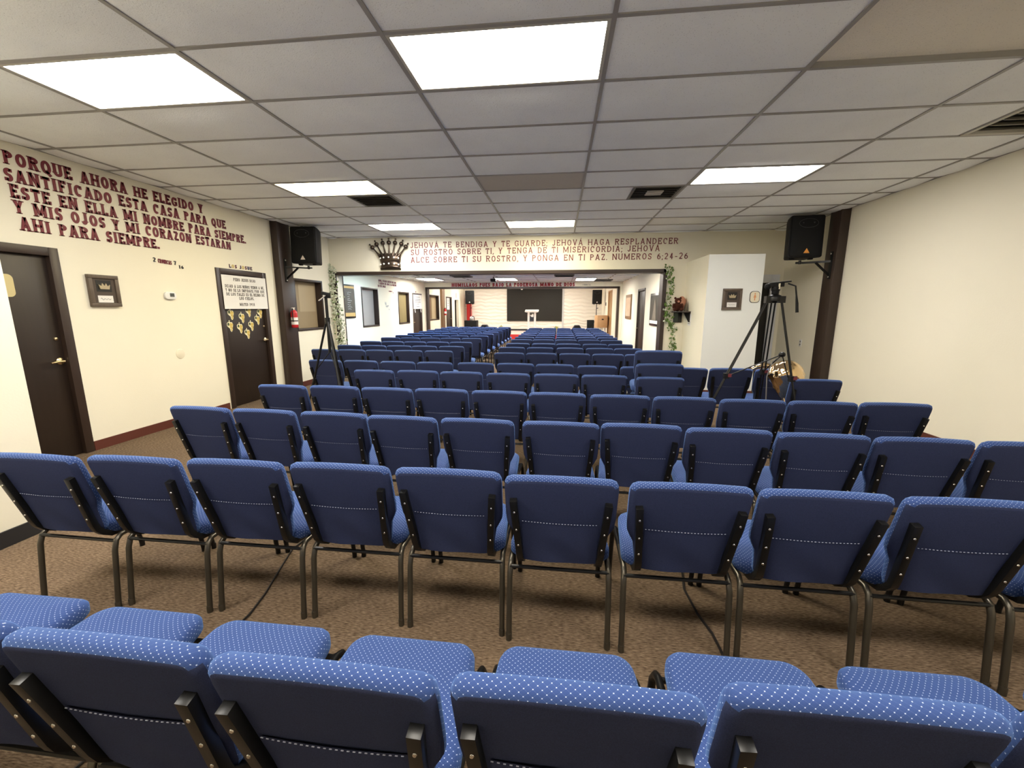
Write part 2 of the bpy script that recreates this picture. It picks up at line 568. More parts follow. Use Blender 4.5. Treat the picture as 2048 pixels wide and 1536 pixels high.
def glyph(ch, t):
    """(width, [(polyline, closed, feet)]) in units of the cap height; feet: stroke ends that carry a serif."""
    a = t / 2
    S = []
    W = {'I': t * 1.9, 'J': .56, 'M': .92, 'Q': .74, 'O': .72, 'C': .68, 'G': .72, 'D': .70, 'N': .74, 'A': .76, 'H': .74, 'U': .70, 'E': .60, 'F': .58, 'L': .58,
         'S': .58, 'T': .64, 'P': .62, 'B': .64, 'R': .70, 'Y': .70, 'V': .72, 'X': .70, 'Z': .62, '.': t * 1.2, ',': t * 1.2, ';': t * 1.3, ':': t * 1.2, '-': .45,
         '1': .42, '"': .34, ' ': .42}.get(ch, .60)
    l, r, m = a + .05, W - a - .05, W / 2
    s = lambda pl, f=(0, 0), c=False: S.append((pl, c, f))
    if ch == 'A':
        s([(l + .01, 0), (m, 1)], (1, 0)); s([(m, 1), (r - .01, 0)], (1, 1) if False else (0, 1)); s([(l + .15, .32), (r - .15, .32)])
    elif ch in 'BPR':
        s([(l, 0), (l, 1)], (1, 1))
        h = .5 if ch != 'P' else .46
        s([(l, 1 - a)] + _arc(r - .24, (1 + h) / 2, .24, (1 - h) / 2 - a, 90, -90) + [(l, h + a)])
        if ch == 'B':
            s([(l, h)] + _arc(r - .24, (h + a) / 2, .24, h / 2 - a / 2, 90, -90) + [(l, a)])
        if ch == 'R':
            s([(l + .2, h + a), (r, 0)], (0, 1))
    elif ch in 'CG':
        s(_arc(m, .5, m - l, .5 - a, 48, 312, 16))
        s([(r - .02, .66), (r - .02, .95)])
        if ch == 'G':
            s([(r, .12), (r, .44)]); s([(m + .04, .44), (r + a, .44)])
    elif ch == 'D':
        s([(l, 0), (l, 1)], (1, 1)); s([(l, 1 - a)] + _arc(r - .32, .5, .32, .5 - a, 90, -90, 12) + [(l, a)])
    elif ch in 'EF':
        s([(l, 0), (l, 1)], (1, 1)); s([(l, 1 - a), (r + .03, 1 - a)]); s([(r + .03, 1), (r + .03, .74)])
        s([(l, .52), (r - .1, .52)]); s([(r - .1, .42), (r - .1, .62)])
        if ch == 'E':
            s([(l, a), (r + .04, a)]); s([(r + .04, 0), (r + .04, .28)])
    elif ch == 'H':
        s([(l, 0), (l, 1)], (1, 1)); s([(r, 0), (r, 1)], (1, 1)); s([(l, .5), (r, .5)])
    elif ch == 'I':
        s([(m, 0), (m, 1)], (1, 1))
    elif ch == 'J':
        s([(r - .04, 1)] + [(r - .04, .3)] + _arc((l + r) / 2 - .02, .3, (r - l) / 2 - .02, .3 - a, 0, -170, 8), (1, 0))
    elif ch == 'L':
        s([(l, 0), (l, 1)], (1, 1)); s([(l, a), (r + .04, a)]); s([(r + .04, 0), (r + .04, .3)])
    elif ch == 'M':
        s([(l, 0), (l, 1)], (1, 1)); s([(l, 1), (m, .15)]); s([(m, .15), (r, 1)]); s([(r, 1), (r, 0)], (1, 1))
    elif ch == 'N':
        s([(l, 0), (l, 1)], (1, 1)); s([(l, 1), (r, 0)]); s([(r, 0), (r, 1)], (0, 1))
    elif ch in 'OQ':
        s(_arc(m, .5, m - l, .5 - a, 0, 360, 22)[:-1], (0, 0), True)
        if ch == 'Q':
            s([(m - .05, .25), (r + .04, -.12)])
    elif ch == 'S':
        s(_arc(m, .75 - a / 2, (r - l) / 2, .25 - a / 2, 30, 270, 10) + _arc(m, .25 + a / 2, (r - l) / 2, .25 - a / 2, 90, -150, 10)[1:])
        s([(r, .72), (r, .96)]); s([(l, .04), (l, .28)])
    elif ch == 'T':
        s([(m, 0), (m, 1)], (1, 0)); s([(l - .04, 1 - a), (r + .04, 1 - a)]); s([(l - .02, 1), (l - .02, .74)]); s([(r + .02, 1), (r + .02, .74)])
    elif ch == 'U':
        s([(l, 1), (l, .32)] + _arc(m, .32, m - l, .32 - a, 180, 360, 10) + [(r, 1)], (1, 1))
    elif ch == 'V':
        s([(l, 1), (m, 0)], (1, 0)); s([(m, 0), (r, 1)], (0, 1))
    elif ch == 'Y':
        s([(l, 1), (m, .45)], (1, 0)); s([(r, 1), (m, .45)], (1, 0)); s([(m, .5), (m, 0)], (0, 1))
    elif ch == 'X':
        s([(l, 0), (r, 1)], (1, 1)); s([(l, 1), (r, 0)], (1, 1))
    elif ch == 'Z':
        s([(l, 1 - a), (r, 1 - a)]); s([(r, 1 - a), (l, a)]); s([(l, a), (r, a)]); s([(l, 1), (l, .78)]); s([(r, 0), (r, .22)])
    elif ch == '1':
        s([(m, 0), (m, 1)], (1, 0)); s([(m, 1), (l - .02, .78)])
    elif ch == '2':
        s(_arc(m, .70, (r - l) / 2, .30 - a, 165, -35, 10) + [(l, a)]); s([(l, a), (r + .03, a)])
    elif ch == '4':
        s([(r - .12, 0), (r - .12, 1)], (1, 0)); s([(r - .12, 1), (l, .3)]); s([(l - .03, .3), (r + .04, .3)])
    elif ch == '5':
        s([(r, 1 - a), (l, 1 - a), (l, .55)] + _arc(m, .32, (r - l) / 2, .32 - a, 110, -150, 10))
    elif ch == '6':
        s(_arc(m, .32, (r - l) / 2, .32 - a, 0, 360, 14)[:-1], (0, 0), True); s(_arc(r, .32, r - l, .66 - a, 180, 100, 8))
    elif ch == '7':
        s([(l, 1 - a), (r, 1 - a), (m - .06, 0)]); s([(l, 1), (l, .78)])
    elif ch == '9':
        s(_arc(m, .68, (r - l) / 2, .32 - a, 0, 360, 14)[:-1], (0, 0), True); s(_arc(l, .68, r - l, .66 - a, 0, -80, 8))
    elif ch == '.':
        s([(m, 0), (m, t)])
    elif ch == ':':
        s([(m, .1), (m, .1 + t)]); s([(m, .55), (m, .55 + t)])
    elif ch == ',':
        s([(m + .02, t), (m - .05, -.14)])
    elif ch == ';':
        s([(m + .02, t), (m - .05, -.14)]); s([(m, .5), (m, .5 + t)])
    elif ch == '-':
        s([(.06, .42), (W - .06, .42)])
    elif ch == '"':
        s([(l, .98), (l + .03, .72)]); s([(r - .02, .98), (r + .01, .72)])
    return W, S


ACCENT = {'Á': 'A', 'Í': 'I', 'Ú': 'U', 'Ñ': 'N', 'Ó': 'O'}


def strip(pl, t, closed):
    """Quads (2-D) of a stroke of thickness t along a polyline."""
    n = len(pl)
    P = [Vector(p) for p in pl]
    Lf, Rt = [], []
    for i in range(n):
        if closed:
            d1, d2 = P[i] - P[i - 1], P[(i + 1) % n] - P[i]
        else:
            d1 = P[i] - P[i - 1] if i else P[1] - P[0]
            d2 = P[i + 1] - P[i] if i < n - 1 else P[-1] - P[-2]
        d1, d2 = d1.normalized(), d2.normalized()
        nn = Vector((-d1.y - d2.y, d1.x + d2.x))
        nn = nn.normalized() if nn.length > 1e-5 else Vector((-d1.y, d1.x))
        k = max(.45, nn.dot(Vector((-d1.y, d1.x))))
        Lf.append(P[i] + nn * t / 2 / k)
        Rt.append(P[i] - nn * t / 2 / k)
    return Lf, Rt


def add_letter(mb, ch, fn, u0, v0, h, wscale, t, serif, depth, m=0):
    """Adds one letter to a mesh; returns its advance width in metres."""
    acc = ch if ch in ACCENT else None
    W, S = glyph(ACCENT.get(ch, ch), t)
    T = lambda p: (u0 + p[0] * h * wscale, v0 + p[1] * h)
    for pl, closed, feet in S:
        Lf, Rt = strip(pl, t, closed)
        n = len(pl)
        front = [fn(*T(p), depth) for p in Lf] + [fn(*T(p), depth) for p in Rt]
        back = [fn(*T(p), 0.0) for p in Lf] + [fn(*T(p), 0.0) for p in Rt]
        F = []
        N2 = 2 * n
        for i in range(n if closed else n - 1):
            j = (i + 1) % n
            F += [(i, j, n + j, n + i), (N2 + i, N2 + n + i, N2 + n + j, N2 + j), (i, N2 + i, N2 + j, j), (n + i, n + j, N2 + n + j, N2 + n + i)]
        if not closed:
            F += [(0, n, N2 + n, N2), (n - 1, N2 + n - 1, N2 + 2 * n - 1, 2 * n - 1)]
        mb.add(front + back, F, m)
        if serif:
            for k, idx in ((0, 0), (1, n - 1)):
                if feet[k]:
                    x, y = pl[idx]
                    sw, st = t / 2 + serif, serif * .9
                    ya, yb = (0, st) if y < .5 else (1 - st, 1)
                    mb.loft([[fn(*T(q), w) for q in ((x - sw, ya), (x + sw, ya), (x + sw, yb), (x - sw, yb))] for w in (0.0, depth)], m)
    if acc:
        x = W / 2
        q = [(x - .05, 1.06), (x + .03, 1.06), (x + .14, 1.22), (x + .02, 1.22)]
        if ch == 'Ñ':
            q = [(x - .2, 1.08), (x + .2, 1.12), (x + .2, 1.2), (x - .2, 1.16)]
        mb.loft([[fn(*T(p), w) for p in q] for w in (0.0, depth)], m)
    return W * h * wscale


def line_width(text, h, wscale, t, gap):
    return sum(glyph(ACCENT.get(c, c), t)[0] * h * wscale + gap * h for c in text) - gap * h


def text_letters(parent, text, fn, u0, u1, v0, v1, h, t, serif, depth, m, gap=.1, jitter=0.0, name='letter', mats=None):
    """A line of letters fitted between u0 and u1, base rising from v0 to v1, each letter a mesh of its own."""
    ws = (u1 - u0) / line_width(text, h, 1.0, t, gap)
    u = u0
    for i, ch in enumerate(text):
        if ch != ' ':
            mb = MB()
            k = (u - u0) / (u1 - u0)
            j = random.uniform(-jitter, jitter)
            hh = h * (1 + random.uniform(-jitter, jitter) * 4)
            add_letter(mb, ch, fn, u, v0 + (v1 - v0) * k + j * h, hh, ws * h / hh, t, serif, depth)
            mb.build(name, mats[i % len(mats)] if mats else m, parent, smooth=False)
        u += glyph(ACCENT.get(ch, ch), t)[0] * h * ws + gap * h * ws


def text_mesh(mb, text, fn, u0, u1, v0, h, t, serif, depth, m=0, gap=.1, max_ws=1.0):
    ws = min(max_ws, (u1 - u0) / line_width(text, h, 1.0, t, gap))
    w = line_width(text, h, ws, t, gap * ws)
    u = (u0 + u1) / 2 - w / 2
    for ch in text:
        if ch != ' ':
            add_letter(mb, ch, fn, u, v0, h, ws, t, serif, depth, m)
        u += glyph(ACCENT.get(ch, ch), t)[0] * h * ws + gap * h * ws


# ------------------------------------------------------------------ room shell
CEIL = 2.929
XL, XR, YF = -4.87, 4.165, 8.57
GX, GY, TX, TY = 0.2394, 2.4097, 1.2192, 0.6096

struct(MB().box(-6.2, 4.5, -2.3, 24.0, -0.1, 0.0).build('floor', CARPET, smooth=False), 'brown flecked carpet floor')

# fixtures and vents occupy these ceiling cells (column, row)
LIGHTS = {  # (column, row): (colour, on)
    (-3, 0): ((1.0, 0.965, 0.93, 1), 1), (-1, 0): ((1.0, 0.92, 0.74, 1), 1), (-3, 4): ((1.0, 0.87, 0.58, 1), 1), (1, 4): ((1.0, 0.945, 0.90, 1), 1),
    (-3, 8): ((1.0, 0.97, 0.93, 1), 1), (-1, 8): ((1.0, 0.90, 0.66, 1), 1), (1, 8): ((1, 1, 1, 1), 0),
    (-3, -4): ((1.0, 0.95, 0.88, 1), 1), (-1, -4): ((1.0, 0.93, 0.82, 1), 1), (1, -4): ((1.0, 0.95, 0.88, 1), 1)}
VENTS = {(-3, 5): (0.5, 1.0), (0, 5): (0.5, 1.0)}
mb = MB()
rows = range(-8, 11)
for c in range(-5, 4):
    for r in rows:
        x0, x1 = GX + c * TX, GX + (c + 1) * TX
        y0, y1 = GY + r * TY, GY + (r + 1) * TY
        x0, x1, y0, y1 = max(x0, XL), min(x1, XR), max(y0, -2.2), min(y1, YF)
        if x1 - x0 < .02 or y1 - y0 < .02 or (c, r) in LIGHTS:
            continue
        mi = 1 if (c, r) == (-1, 4) else 2 if (c, r) == (1, 0) else 0
        if (c, r) in VENTS:
            x1 = x0 + TX * .5
        if (c, r) == (2, 2):
            x1 = x0 + TX * .52
        nx, ny = 8, 5
        sag = 0.0 if mi == 2 else random.uniform(.022, .038)
        P, F = [], []
        lift = 0.03 if mi == 2 else 0.004
        for j in range(ny + 1):
            for i in range(nx + 1):
                u, v = i / nx, j / ny
                P.append((x0 + (x1 - x0) * u, y0 + (y1 - y0) * v, CEIL + lift - sag * (math.sin(PI * u) ** .5 if 0 < u < 1 else 0) * math.sin(PI * v)))
        for j in range(ny):
            for i in range(nx):
                k = j * (nx + 1) + i
                F.append((k, k + nx + 1, k + nx + 2, k + 1))
        mb.add(P, F, mi)
mb.box(XL, XR, -2.2, YF, CEIL + .12, CEIL + .2, 0)
struct(mb.build('ceiling', [TILE, TILE_DARK, TILE_TAN], angle=60), 'suspended ceiling of sagging white tiles')
mb = MB()
for c in range(-4, 4):
    x = GX + c * TX
    if XL < x < XR:
        mb.box(x - .0125, x + .0125, -2.2, YF, CEIL - .004, CEIL + .03)
for r in range(-7, 11):
    y = GY + r * TY
    if y < YF:
        mb.box(XL, XR, y - .0125, y + .0125, CEIL - .0035, CEIL + .03)
for x0, x1 in ((XL, XL + .022), (XR - .022, XR)):
    mb.box(x0, x1, -2.2, YF, CEIL - .003, CEIL + .02)
mb.box(XL, XR, YF - .022, YF, CEIL - .003, CEIL + .02)
struct(mb.build('trim_1', TBAR, smooth=False), 'metal grid of the suspended ceiling')

# front hall walls
D1 = (2.70, 3.62, 0.0, 2.02)
D2 = (5.57, 6.52, 0.0, 2.02)
W1 = (7.30, 8.18, 1.09, 2.00)
wall_x('wall_left', XL - .14, XL, 2.28, YF, 0, CEIL + .2, [D1, D2, W1], WALL)
wall_x('wall_right', XR, XR + .14, -2.2, YF, 0, CEIL + .2, [], WALL)
OPEN = (-4.74, 1.985, 0.0, 2.185)
DB = (3.30, 3.985, 0.0, 1.99)
wall_y('wall_front', YF, YF + .25, XL - .8, XR + .2, 0, CEIL + .2, [OPEN, DB], WALL)
wall_x('wall_wing', -3.60, -3.45, -2.2, 2.28, 0, CEIL + .2, [], WALL)
wall_y('wall_return', 2.14, 2.28, XL - .14, -3.60, 0, CEIL + .2, [], WALL)
wall_y('wall_back', -2.36, -2.2, -3.45, XR + .14, 0, CEIL + .2, [], WALL)
# partition block that houses the restroom, lower than the ceiling
struct(MB().box(2.41, 3.28, 7.38, YF, 0, 2.36).box(2.41, 3.28, 7.375, 7.38, 0, 2.36, 1).build('wall_restroom', [WALL, mat('white partition front', (.86, .885, .85, 1), .7, spec=.25, noise=.02, nscale=1.5)], smooth=False), 'partition block with white front beside the opening')  # front face is whiter than the cream sides

# pilasters
struct(MB().box(XL, XL + .12, 6.79, 7.13, 0, CEIL).build('trim_2', BROWN_TRIM, smooth=True, bevel=.006), 'dark brown pilaster on the left wall')
struct(MB().box(XR - .13, XR, 6.87, 7.13, 0, CEIL).build('trim_3', BROWN_TRIM, smooth=True, bevel=.006), 'dark brown pilaster on the right wall')

# opening surround: face trim plus reveal
mb = MB()
for y0, y1 in ((YF - .022, YF + .002), (YF + .248, YF + .272)):
    mb.box(-4.80, OPEN[0] + .012, y0, y1, 0, 2.24)
    mb.box(OPEN[1] - .012, 2.045, y0, y1, 0, 2.24)
    mb.box(-4.80, 2.045, y0, y1, 2.173, 2.24)
mb.box(OPEN[1] - .012, OPEN[1], YF - .02, YF + .27, 0, 2.185)
mb.box(OPEN[0], OPEN[1], YF - .02, YF + .27, 2.173, 2.185)
struct(mb.build('trim_4', BROWN_TRIM, smooth=False, bevel=.004), 'brown surround of the wide opening')

# baseboards
struct(MB().box(XL, XL + .012, 3.66, 5.50, 0, .10).box(XL, XL + .012, 6.60, 6.79, 0, .10).box(XL, XL + .012, 7.13, YF, 0, .10).build('baseboard_left', BASEB, smooth=False))
struct(MB().box(XR - .012, XR, -2.2, 6.87, 0, .10).box(XR - .012, XR, 7.13, YF, 0, .10).build('baseboard_right', BASEB, smooth=False))
struct(MB().box(-3.45, -3.438, -2.2, 2.29, 0, .105).box(-3.6, -3.438, 2.28, 2.292, 0, .105).build('baseboard_wing', BASEB_DARK, smooth=False))
struct(MB().box(2.045, 2.41, YF - .012, YF, 0, .1).box(2.398, 2.41, 7.375, YF, 0, .1).box(2.398, 3.28, 7.363, 7.375, 0, .1).build('baseboard_front', BASEB, smooth=False))


def door_left(n, hole, x, m, knob_y, lever=True, extra=None):
    """A door set in a wall that faces +x, with frame, lever and deadbolt."""
    y0, y1, z0, z1 = hole
    d = MB().box(x - .075, x - .03, y0 + .045, y1 - .045, .008, z1 - .045).build(f'door_{n}', m, bevel=.003)
    struct(d)
    fr = MB()
    for a, b in ((y0 - .035, y0 + .045), (y1 - .045, y1 + .035)):
        fr.box(x - .12, x + .016, a, b, 0, z1 + .035)
    fr.box(x - .12, x + .016, y0 + .045, y1 - .045, z1 - .045, z1 + .035)
    fr.build('door_frame', BROWN_TRIM, d, bevel=.004)
    k = MB()
    k.lathe([(.032, 0), (.034, .006), (.022, .014), (.012, .02), (.012, .05)], (x - .03, knob_y, .97), 18, axis='x')
    k.tube([(x + .02, knob_y, .97), (x + .026, knob_y - .05, .972), (x + .022, knob_y - .11, .964)], [.012, .011, .008], 10)
    k.build('door_handle', BRASS, d)
    k = MB().lathe([(.017, 0), (.017, .006), (.012, .012), (.003, .014)], (x - .03, knob_y, 1.19), 18, axis='x')
    k.build('deadbolt', BRASS, d)
    return d


door_left(1, D1, XL, BROWN, 3.53)
door_left(2, D2, XL, BROWN, 6.44)


def window_left(n, hole, x, m_in, label, inner=None):
    y0, y1, z0, z1 = hole
    w = MB()
    for a, b, c, d in ((y0 - .03, y0 + .012, z0 - .03, z1 + .03), (y1 - .012, y1 + .03, z0 - .03, z1 + .03), (y0, y1, z0 - .03, z0 + .012), (y0, y1, z1 - .012, z1 + .03)):
        w.box(x - .14, x + .016, a, b, c, d)
    o = struct(w.build(f'window_{n}', BROWN_TRIM, bevel=.004), label)
    MB().box(x - .135, x - .125, y0 + .012, y1 - .012, z0 + .012, z1 - .012).build('window_panel', m_in, o, smooth=False)
    if inner:
        inner(o, x - .125)
    return o


def papers(o, x):
    MB().box(x, x + .003, 7.60, 8.12, 1.42, 1.93).build('paper_sheet', TAN_BOARD2, o, smooth=False)
    MB().box(x, x + .004, 7.36, 8.12, 1.14, 1.41).build('cardboard_sheet', TAN_BOARD, o, smooth=False)


window_left(1, W1, XL, TAN_BOARD, 'brown framed interior window papered over inside', papers)

# dark door behind the restroom block, white frame beside it
d = struct(MB().box(3.33, 3.955, YF + .02, YF + .06, .008, 1.97).build('door_3', DOOR_BLACK, bevel=.003), 'near black door beyond the partition block')
MB().box(3.955, 4.10, YF - .016, YF + .1, 0, 2.12).box(3.28, 3.955, YF - .016, YF + .1, 1.97, 2.12).build('door_frame', WHITE_PAINT, d, bevel=.003)

# ------------------------------------------------------------------ middle room and stage room shell
BL, BR, BY0, BY1, BC = -5.40, 2.34, 8.82, 16.5, 2.46
mb = MB().box(BL - .15, BR + .15, BY0, BY1, BC + .03, BC + .1)
struct(mb.build('ceiling_middle', TILE, smooth=False), 'lower tile ceiling of the middle room')
mb = MB()
for c in range(-5, 3):
    x = GX + .15 + c * TX
    if BL < x < BR:
        mb.box(x - .0125, x + .0125, BY0, BY1, BC + .018, BC + .04)
for r in range(0, 14):
    y = BY0 + .2 + r * TY
    if y < BY1:
        mb.box(BL, BR, y - .0125, y + .0125, BC + .0185, BC + .04)
struct(mb.build('trim_5', TBAR, smooth=False), 'ceiling grid of the middle room')
BW1 = (11.02, 12.02, .99, 2.03)
BW2 = (13.64, 14.60, .98, 2.01)
BD = (15.02, 15.97, 0, 2.0)
BDR = (12.12, 13.17, 0, 2.02)
wall_x('wall_middle_left', BL - .14, BL, BY0, BY1, 0, BC + .1, [BW1, BW2, BD], WALL)
wall_x('wall_middle_right', BR, BR + .14, BY0, BY1, 0, BC + .1, [BDR], WALL)
OPEN2 = (-5.31, 2.165, 0, 2.25)
wall_y('wall_middle_header', BY1, BY1 + .2, BL - .3, BR + .3, 0, 2.95, [OPEN2], WALL)
mb = MB()
mb.box(-5.385, -5.30, BY1 - .025, BY1 + .22, 0, 2.31).box(2.155, 2.235, BY1 - .025, BY1 + .22, 0, 2.31).box(-5.385, 2.235, BY1 - .025, BY1 + .22, 2.24, 2.31)
struct(mb.build('trim_6', BROWN_TRIM, smooth=False, bevel=.004), 'brown surround of the stage opening')


def blind_bits(o, x):
    w = MB()
    for k in range(24):
        z = 1.02 + k * .041
        w.box(x, x + .008, 11.05, 11.99, z, z + .034)
    w.build('blind', BLIND, o, smooth=False)


def curtain_bits(o, x):
    rings = []
    for z in (1.0, 2.0):
        rings.append([(x + .02 + .012 * math.sin(k * 1.3), 13.66 + .92 * k / 40, z) for k in range(41)])
    MB().loft(rings, close=False, caps=False).build('curtain', OLIVE, o)


window_left(2, BW1, BL, BLIND, 'brown framed window with closed pale blind', blind_bits)
window_left(3, BW2, BL, OLIVE, 'brown framed window with olive curtain', curtain_bits)
d4 = door_left(4, BD, BL, BROWN, 15.10)
d5 = struct(MB().box(BR + .03, BR + .075, BDR[0] + .04, BDR[1] - .04, .008, 1.98).build('door_5', BROWN, bevel=.003), 'dark brown door in the middle room')
fr = MB()
for a, b in ((BDR[0] - .035, BDR[0] + .04), (BDR[1] - .04, BDR[1] + .035)):
    fr.box(BR - .012, BR + .12, a, b, 0, 2.05)
fr.box(BR - .012, BR + .12, BDR[0] - .035, BDR[1] + .035, 1.98, 2.05)
fr.build('door_frame', BROWN_TRIM, d5, bevel=.004)
MB().tube([(BR + .03, 13.08, .9), (BR - .03, 13.08, .9), (BR - .035, 12.98, .9)], .012, 8).build('door_handle', SILVER, d5)

SL, SR, SY0, SY1 = -5.45, 2.28, 16.7, 23.7
struct(MB().box(SL - .15, SR + .15, SY0, SY1 + .1, 2.95, 3.0).build('ceiling_stage', TILE, smooth=False))
SW1 = (17.0, 18.5, 1.0, 2.02)
SD1 = (19.76, 20.75, 0, 2.0)
SD2 = (21.4, 22.25, 0, 1.92)
SDR = (19.1, 20.6, .0, 2.26)
wall_x('wall_stage_left', SL - .14, SL, SY0, SY1, 0, 2.95, [SW1, SD1, SD2], WALL)
wall_x('wall_stage_right', SR, SR + .14, SY0, SY1, 0, 2.95, [SDR], WALL)
wall_y('wall_stage_back', SY1, SY1 + .14, SL - .15, SR + .15, 0, 3.0, [], WAVE)
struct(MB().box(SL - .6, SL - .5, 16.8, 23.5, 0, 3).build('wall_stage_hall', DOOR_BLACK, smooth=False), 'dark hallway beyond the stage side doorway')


def stage_window(o, x):
    MB().box(x, x + .01, 17.35, 17.75, 1.03, 2.0).build('curtain', WOOD_BROWN, o, smooth=False)
    MB().box(x, x + .012, 17.8, 18.25, 1.03, 2.0).build('cardboard_sheet', TAN_BOARD2, o, smooth=False)


window_left(4, SW1, SL, TAN_BOARD, 'brown framed window beside the stage', stage_window)
door_left(5 + 1, SD1, SL, BROWN, 20.6)
struct(MB().box(SL, SL + .1, 18.75, 19.2, 0, 2.95).build('trim_7', WOOD_BROWN, bevel=.005), 'brown wooden post beside the stage')
d7 = struct(MB().box(SR + .03, SR + .07, SDR[0] + .04, SDR[1] - .04, .01, 2.22).build('door_7', WOOD_DOOR, bevel=.003), 'honey oak door beside the stage')
fr = MB()
for a, b in ((SDR[0] - .03, SDR[0] + .04), (SDR[1] - .04, SDR[1] + .03)):
    fr.box(SR - .012, SR + .12, a, b, 0, 2.3)
fr.box(SR - .012, SR + .12, SDR[0] - .03, SDR[1] + .03, 2.22, 2.3)
fr.build('door_frame', WOOD_DOOR, d7, bevel=.004)
STG = .23
mb = MB().box(SL, SR, 20.22, SY1, 0, STG).box(SL, SR, 20.2, 20.22, 0, STG + .002, 1)
struct(mb.build('floor_stage', [mat('pinkish stage carpet', (.62, .50, .44, 1), .95, spec=.1, noise=.1, nscale=30), RED_CARPET], smooth=False), 'low stage with red carpeted front edge')
struct(MB().box(SL, SR, SY1 - .012, SY1, STG, STG + .1).build('baseboard_stage', BASEB_DARK, smooth=False))
struct(MB().box(-1.72, -.98, 16.2, 20.2, 0, .012).build('floor_aisle', RED_CARPET, smooth=False), 'red aisle carpet before the stage')


# ------------------------------------------------------------------ ceiling lights and vents
def ceiling_light(x0, x1, y0, y1, z, col, s, label, on=True):
    t = thing('ceiling_light', label, 'ceiling light', ((x0 + x1) / 2, (y0 + y1) / 2, z), 'fluorescent ceiling panels')
    f = MB()
    w = .02
    for a, b, c, d in ((x0, x1, y0, y0 + w), (x0, x1, y1 - w, y1), (x0, x0 + w, y0 + w, y1 - w), (x1 - w, x1, y0 + w, y1 - w)):
        f.box(a, b, c, d, z - .003, z + .045)
    f.box(x0, x1, y0, y1, z + .045, z + .06)
    f.build('frame', VENT_PALE, t, smooth=False)
    m = lamp_mat('lit lamp diffuser', col, s) if on else mat('unlit lamp diffuser', (0.94, 0.96, 0.95, 1), 0.22)
    MB().box(x0 + w, x1 - w, y0 + w, y1 - w, z + .004, z + .012).build('diffuser', m, t, smooth=False)
    return t


LL = {(-3, 0): 'bright white ceiling panel nearest the large maroon wall verse', (-1, 0): 'wide warm ceiling panel overhead at the centre of the front hall',
      (-3, 4): 'warm yellow ceiling panel next to a dark square vent', (1, 4): 'white ceiling panel to the right of the dark vent with pale centre',
      (-3, 8): 'white ceiling panel between the left speaker and the crown ornament', (-1, 8): 'warm ceiling panel just above the red blessing verse',
      (1, 8): 'switched off ceiling panel near the right wall speaker', (-3, -4): 'white ceiling panel behind the viewer over the wing wall side',
      (-1, -4): 'white ceiling panel behind the viewer at the centre', (1, -4): 'white ceiling panel behind the viewer over the right side'}
for (c, r), (col, on) in LIGHTS.items():
    ceiling_light(GX + c * TX + .013, GX + (c + 1) * TX - .013, GY + r * TY + .013, GY + (r + 1) * TY - .013, CEIL, col, LAMP, LL[(c, r)], on)
for k, (x, y, col) in enumerate([(-4.50, 14.35, (1, .97, .93, 1)), (-1.85, 14.55, (1, .97, .93, 1)), (.84, 14.8, (1, .95, .88, 1)), (-4.0, 10.6, (.60, .84, 1, 1)), (-1.4, 10.6, (1, .95, .88, 1)), (.9, 10.4, (1, .90, .80, 1))]):
    ceiling_light(x - .34, x + .34, y - .62, y + .62, BC, col, LAMP_MID,
                  ['middle room ceiling panel above the curtained window', 'middle room ceiling panel above the word LA', 'middle room ceiling panel above the word DIOS',
                   'cool white ceiling panel over the dark poster in the middle room', 'ceiling panel at the centre just past the first opening', 'ceiling panel past the opening near the large framed print'][k])
for k, (x, y) in enumerate([(-4.0, 18.4), (-.2, 18.4), (-4.0, 21.6), (-.2, 21.6)]):
    ceiling_light(x - .6, x + .6, y - .3, y + .3, 2.90, (1, .95, .86, 1), LAMP_STAGE,
                  ['stage room ceiling panel over the left seating by the window', 'stage room ceiling panel over the right front seats', 'stage ceiling panel above the red column', 'stage ceiling panel above the wooden lectern'][k])


def vent(x0, x1, y0, y1, z, label, pale=False, fm=VENT, slats=6):
    t = thing('air_vent', label, 'air vent', ((x0 + x1) / 2, (y0 + y1) / 2, z), 'ceiling air vents')
    f = MB()
    w = .035
    for a, b, c, d in ((x0, x1, y0, y0 + w), (x0, x1, y1 - w, y1), (x0, x0 + w, y0 + w, y1 - w), (x1 - w, x1, y0 + w, y1 - w)):
        f.box(a, b, c, d, z - .006, z + .03)
    f.build('frame', fm, t, bevel=.003)
    MB().box(x0, x1, y0, y1, z + .03, z + .04).build('backing', VENT_DARK, t, smooth=False)
    s = MB()
    for k in range(slats):
        y = y0 + w + (y1 - y0 - 2 * w) * (k + .5) / slats
        s.obox(Matrix.Translation(((x0 + x1) / 2, y, z + .01)) @ Matrix.Rotation(math.radians(35), 4, 'X'), x1 - x0 - 2 * w, (y1 - y0) / slats * .7, .003)
    s.build('louver', fm, t, smooth=False)
    if pale:
        cx, cy = (x0 + x1) / 2, (y0 + y1) / 2
        MB().box(cx - .1, cx + .1, cy - .09, cy + .09, z - .008, z + .006).build('centre_plate', VENT_PALE, t, bevel=.002)
    return t


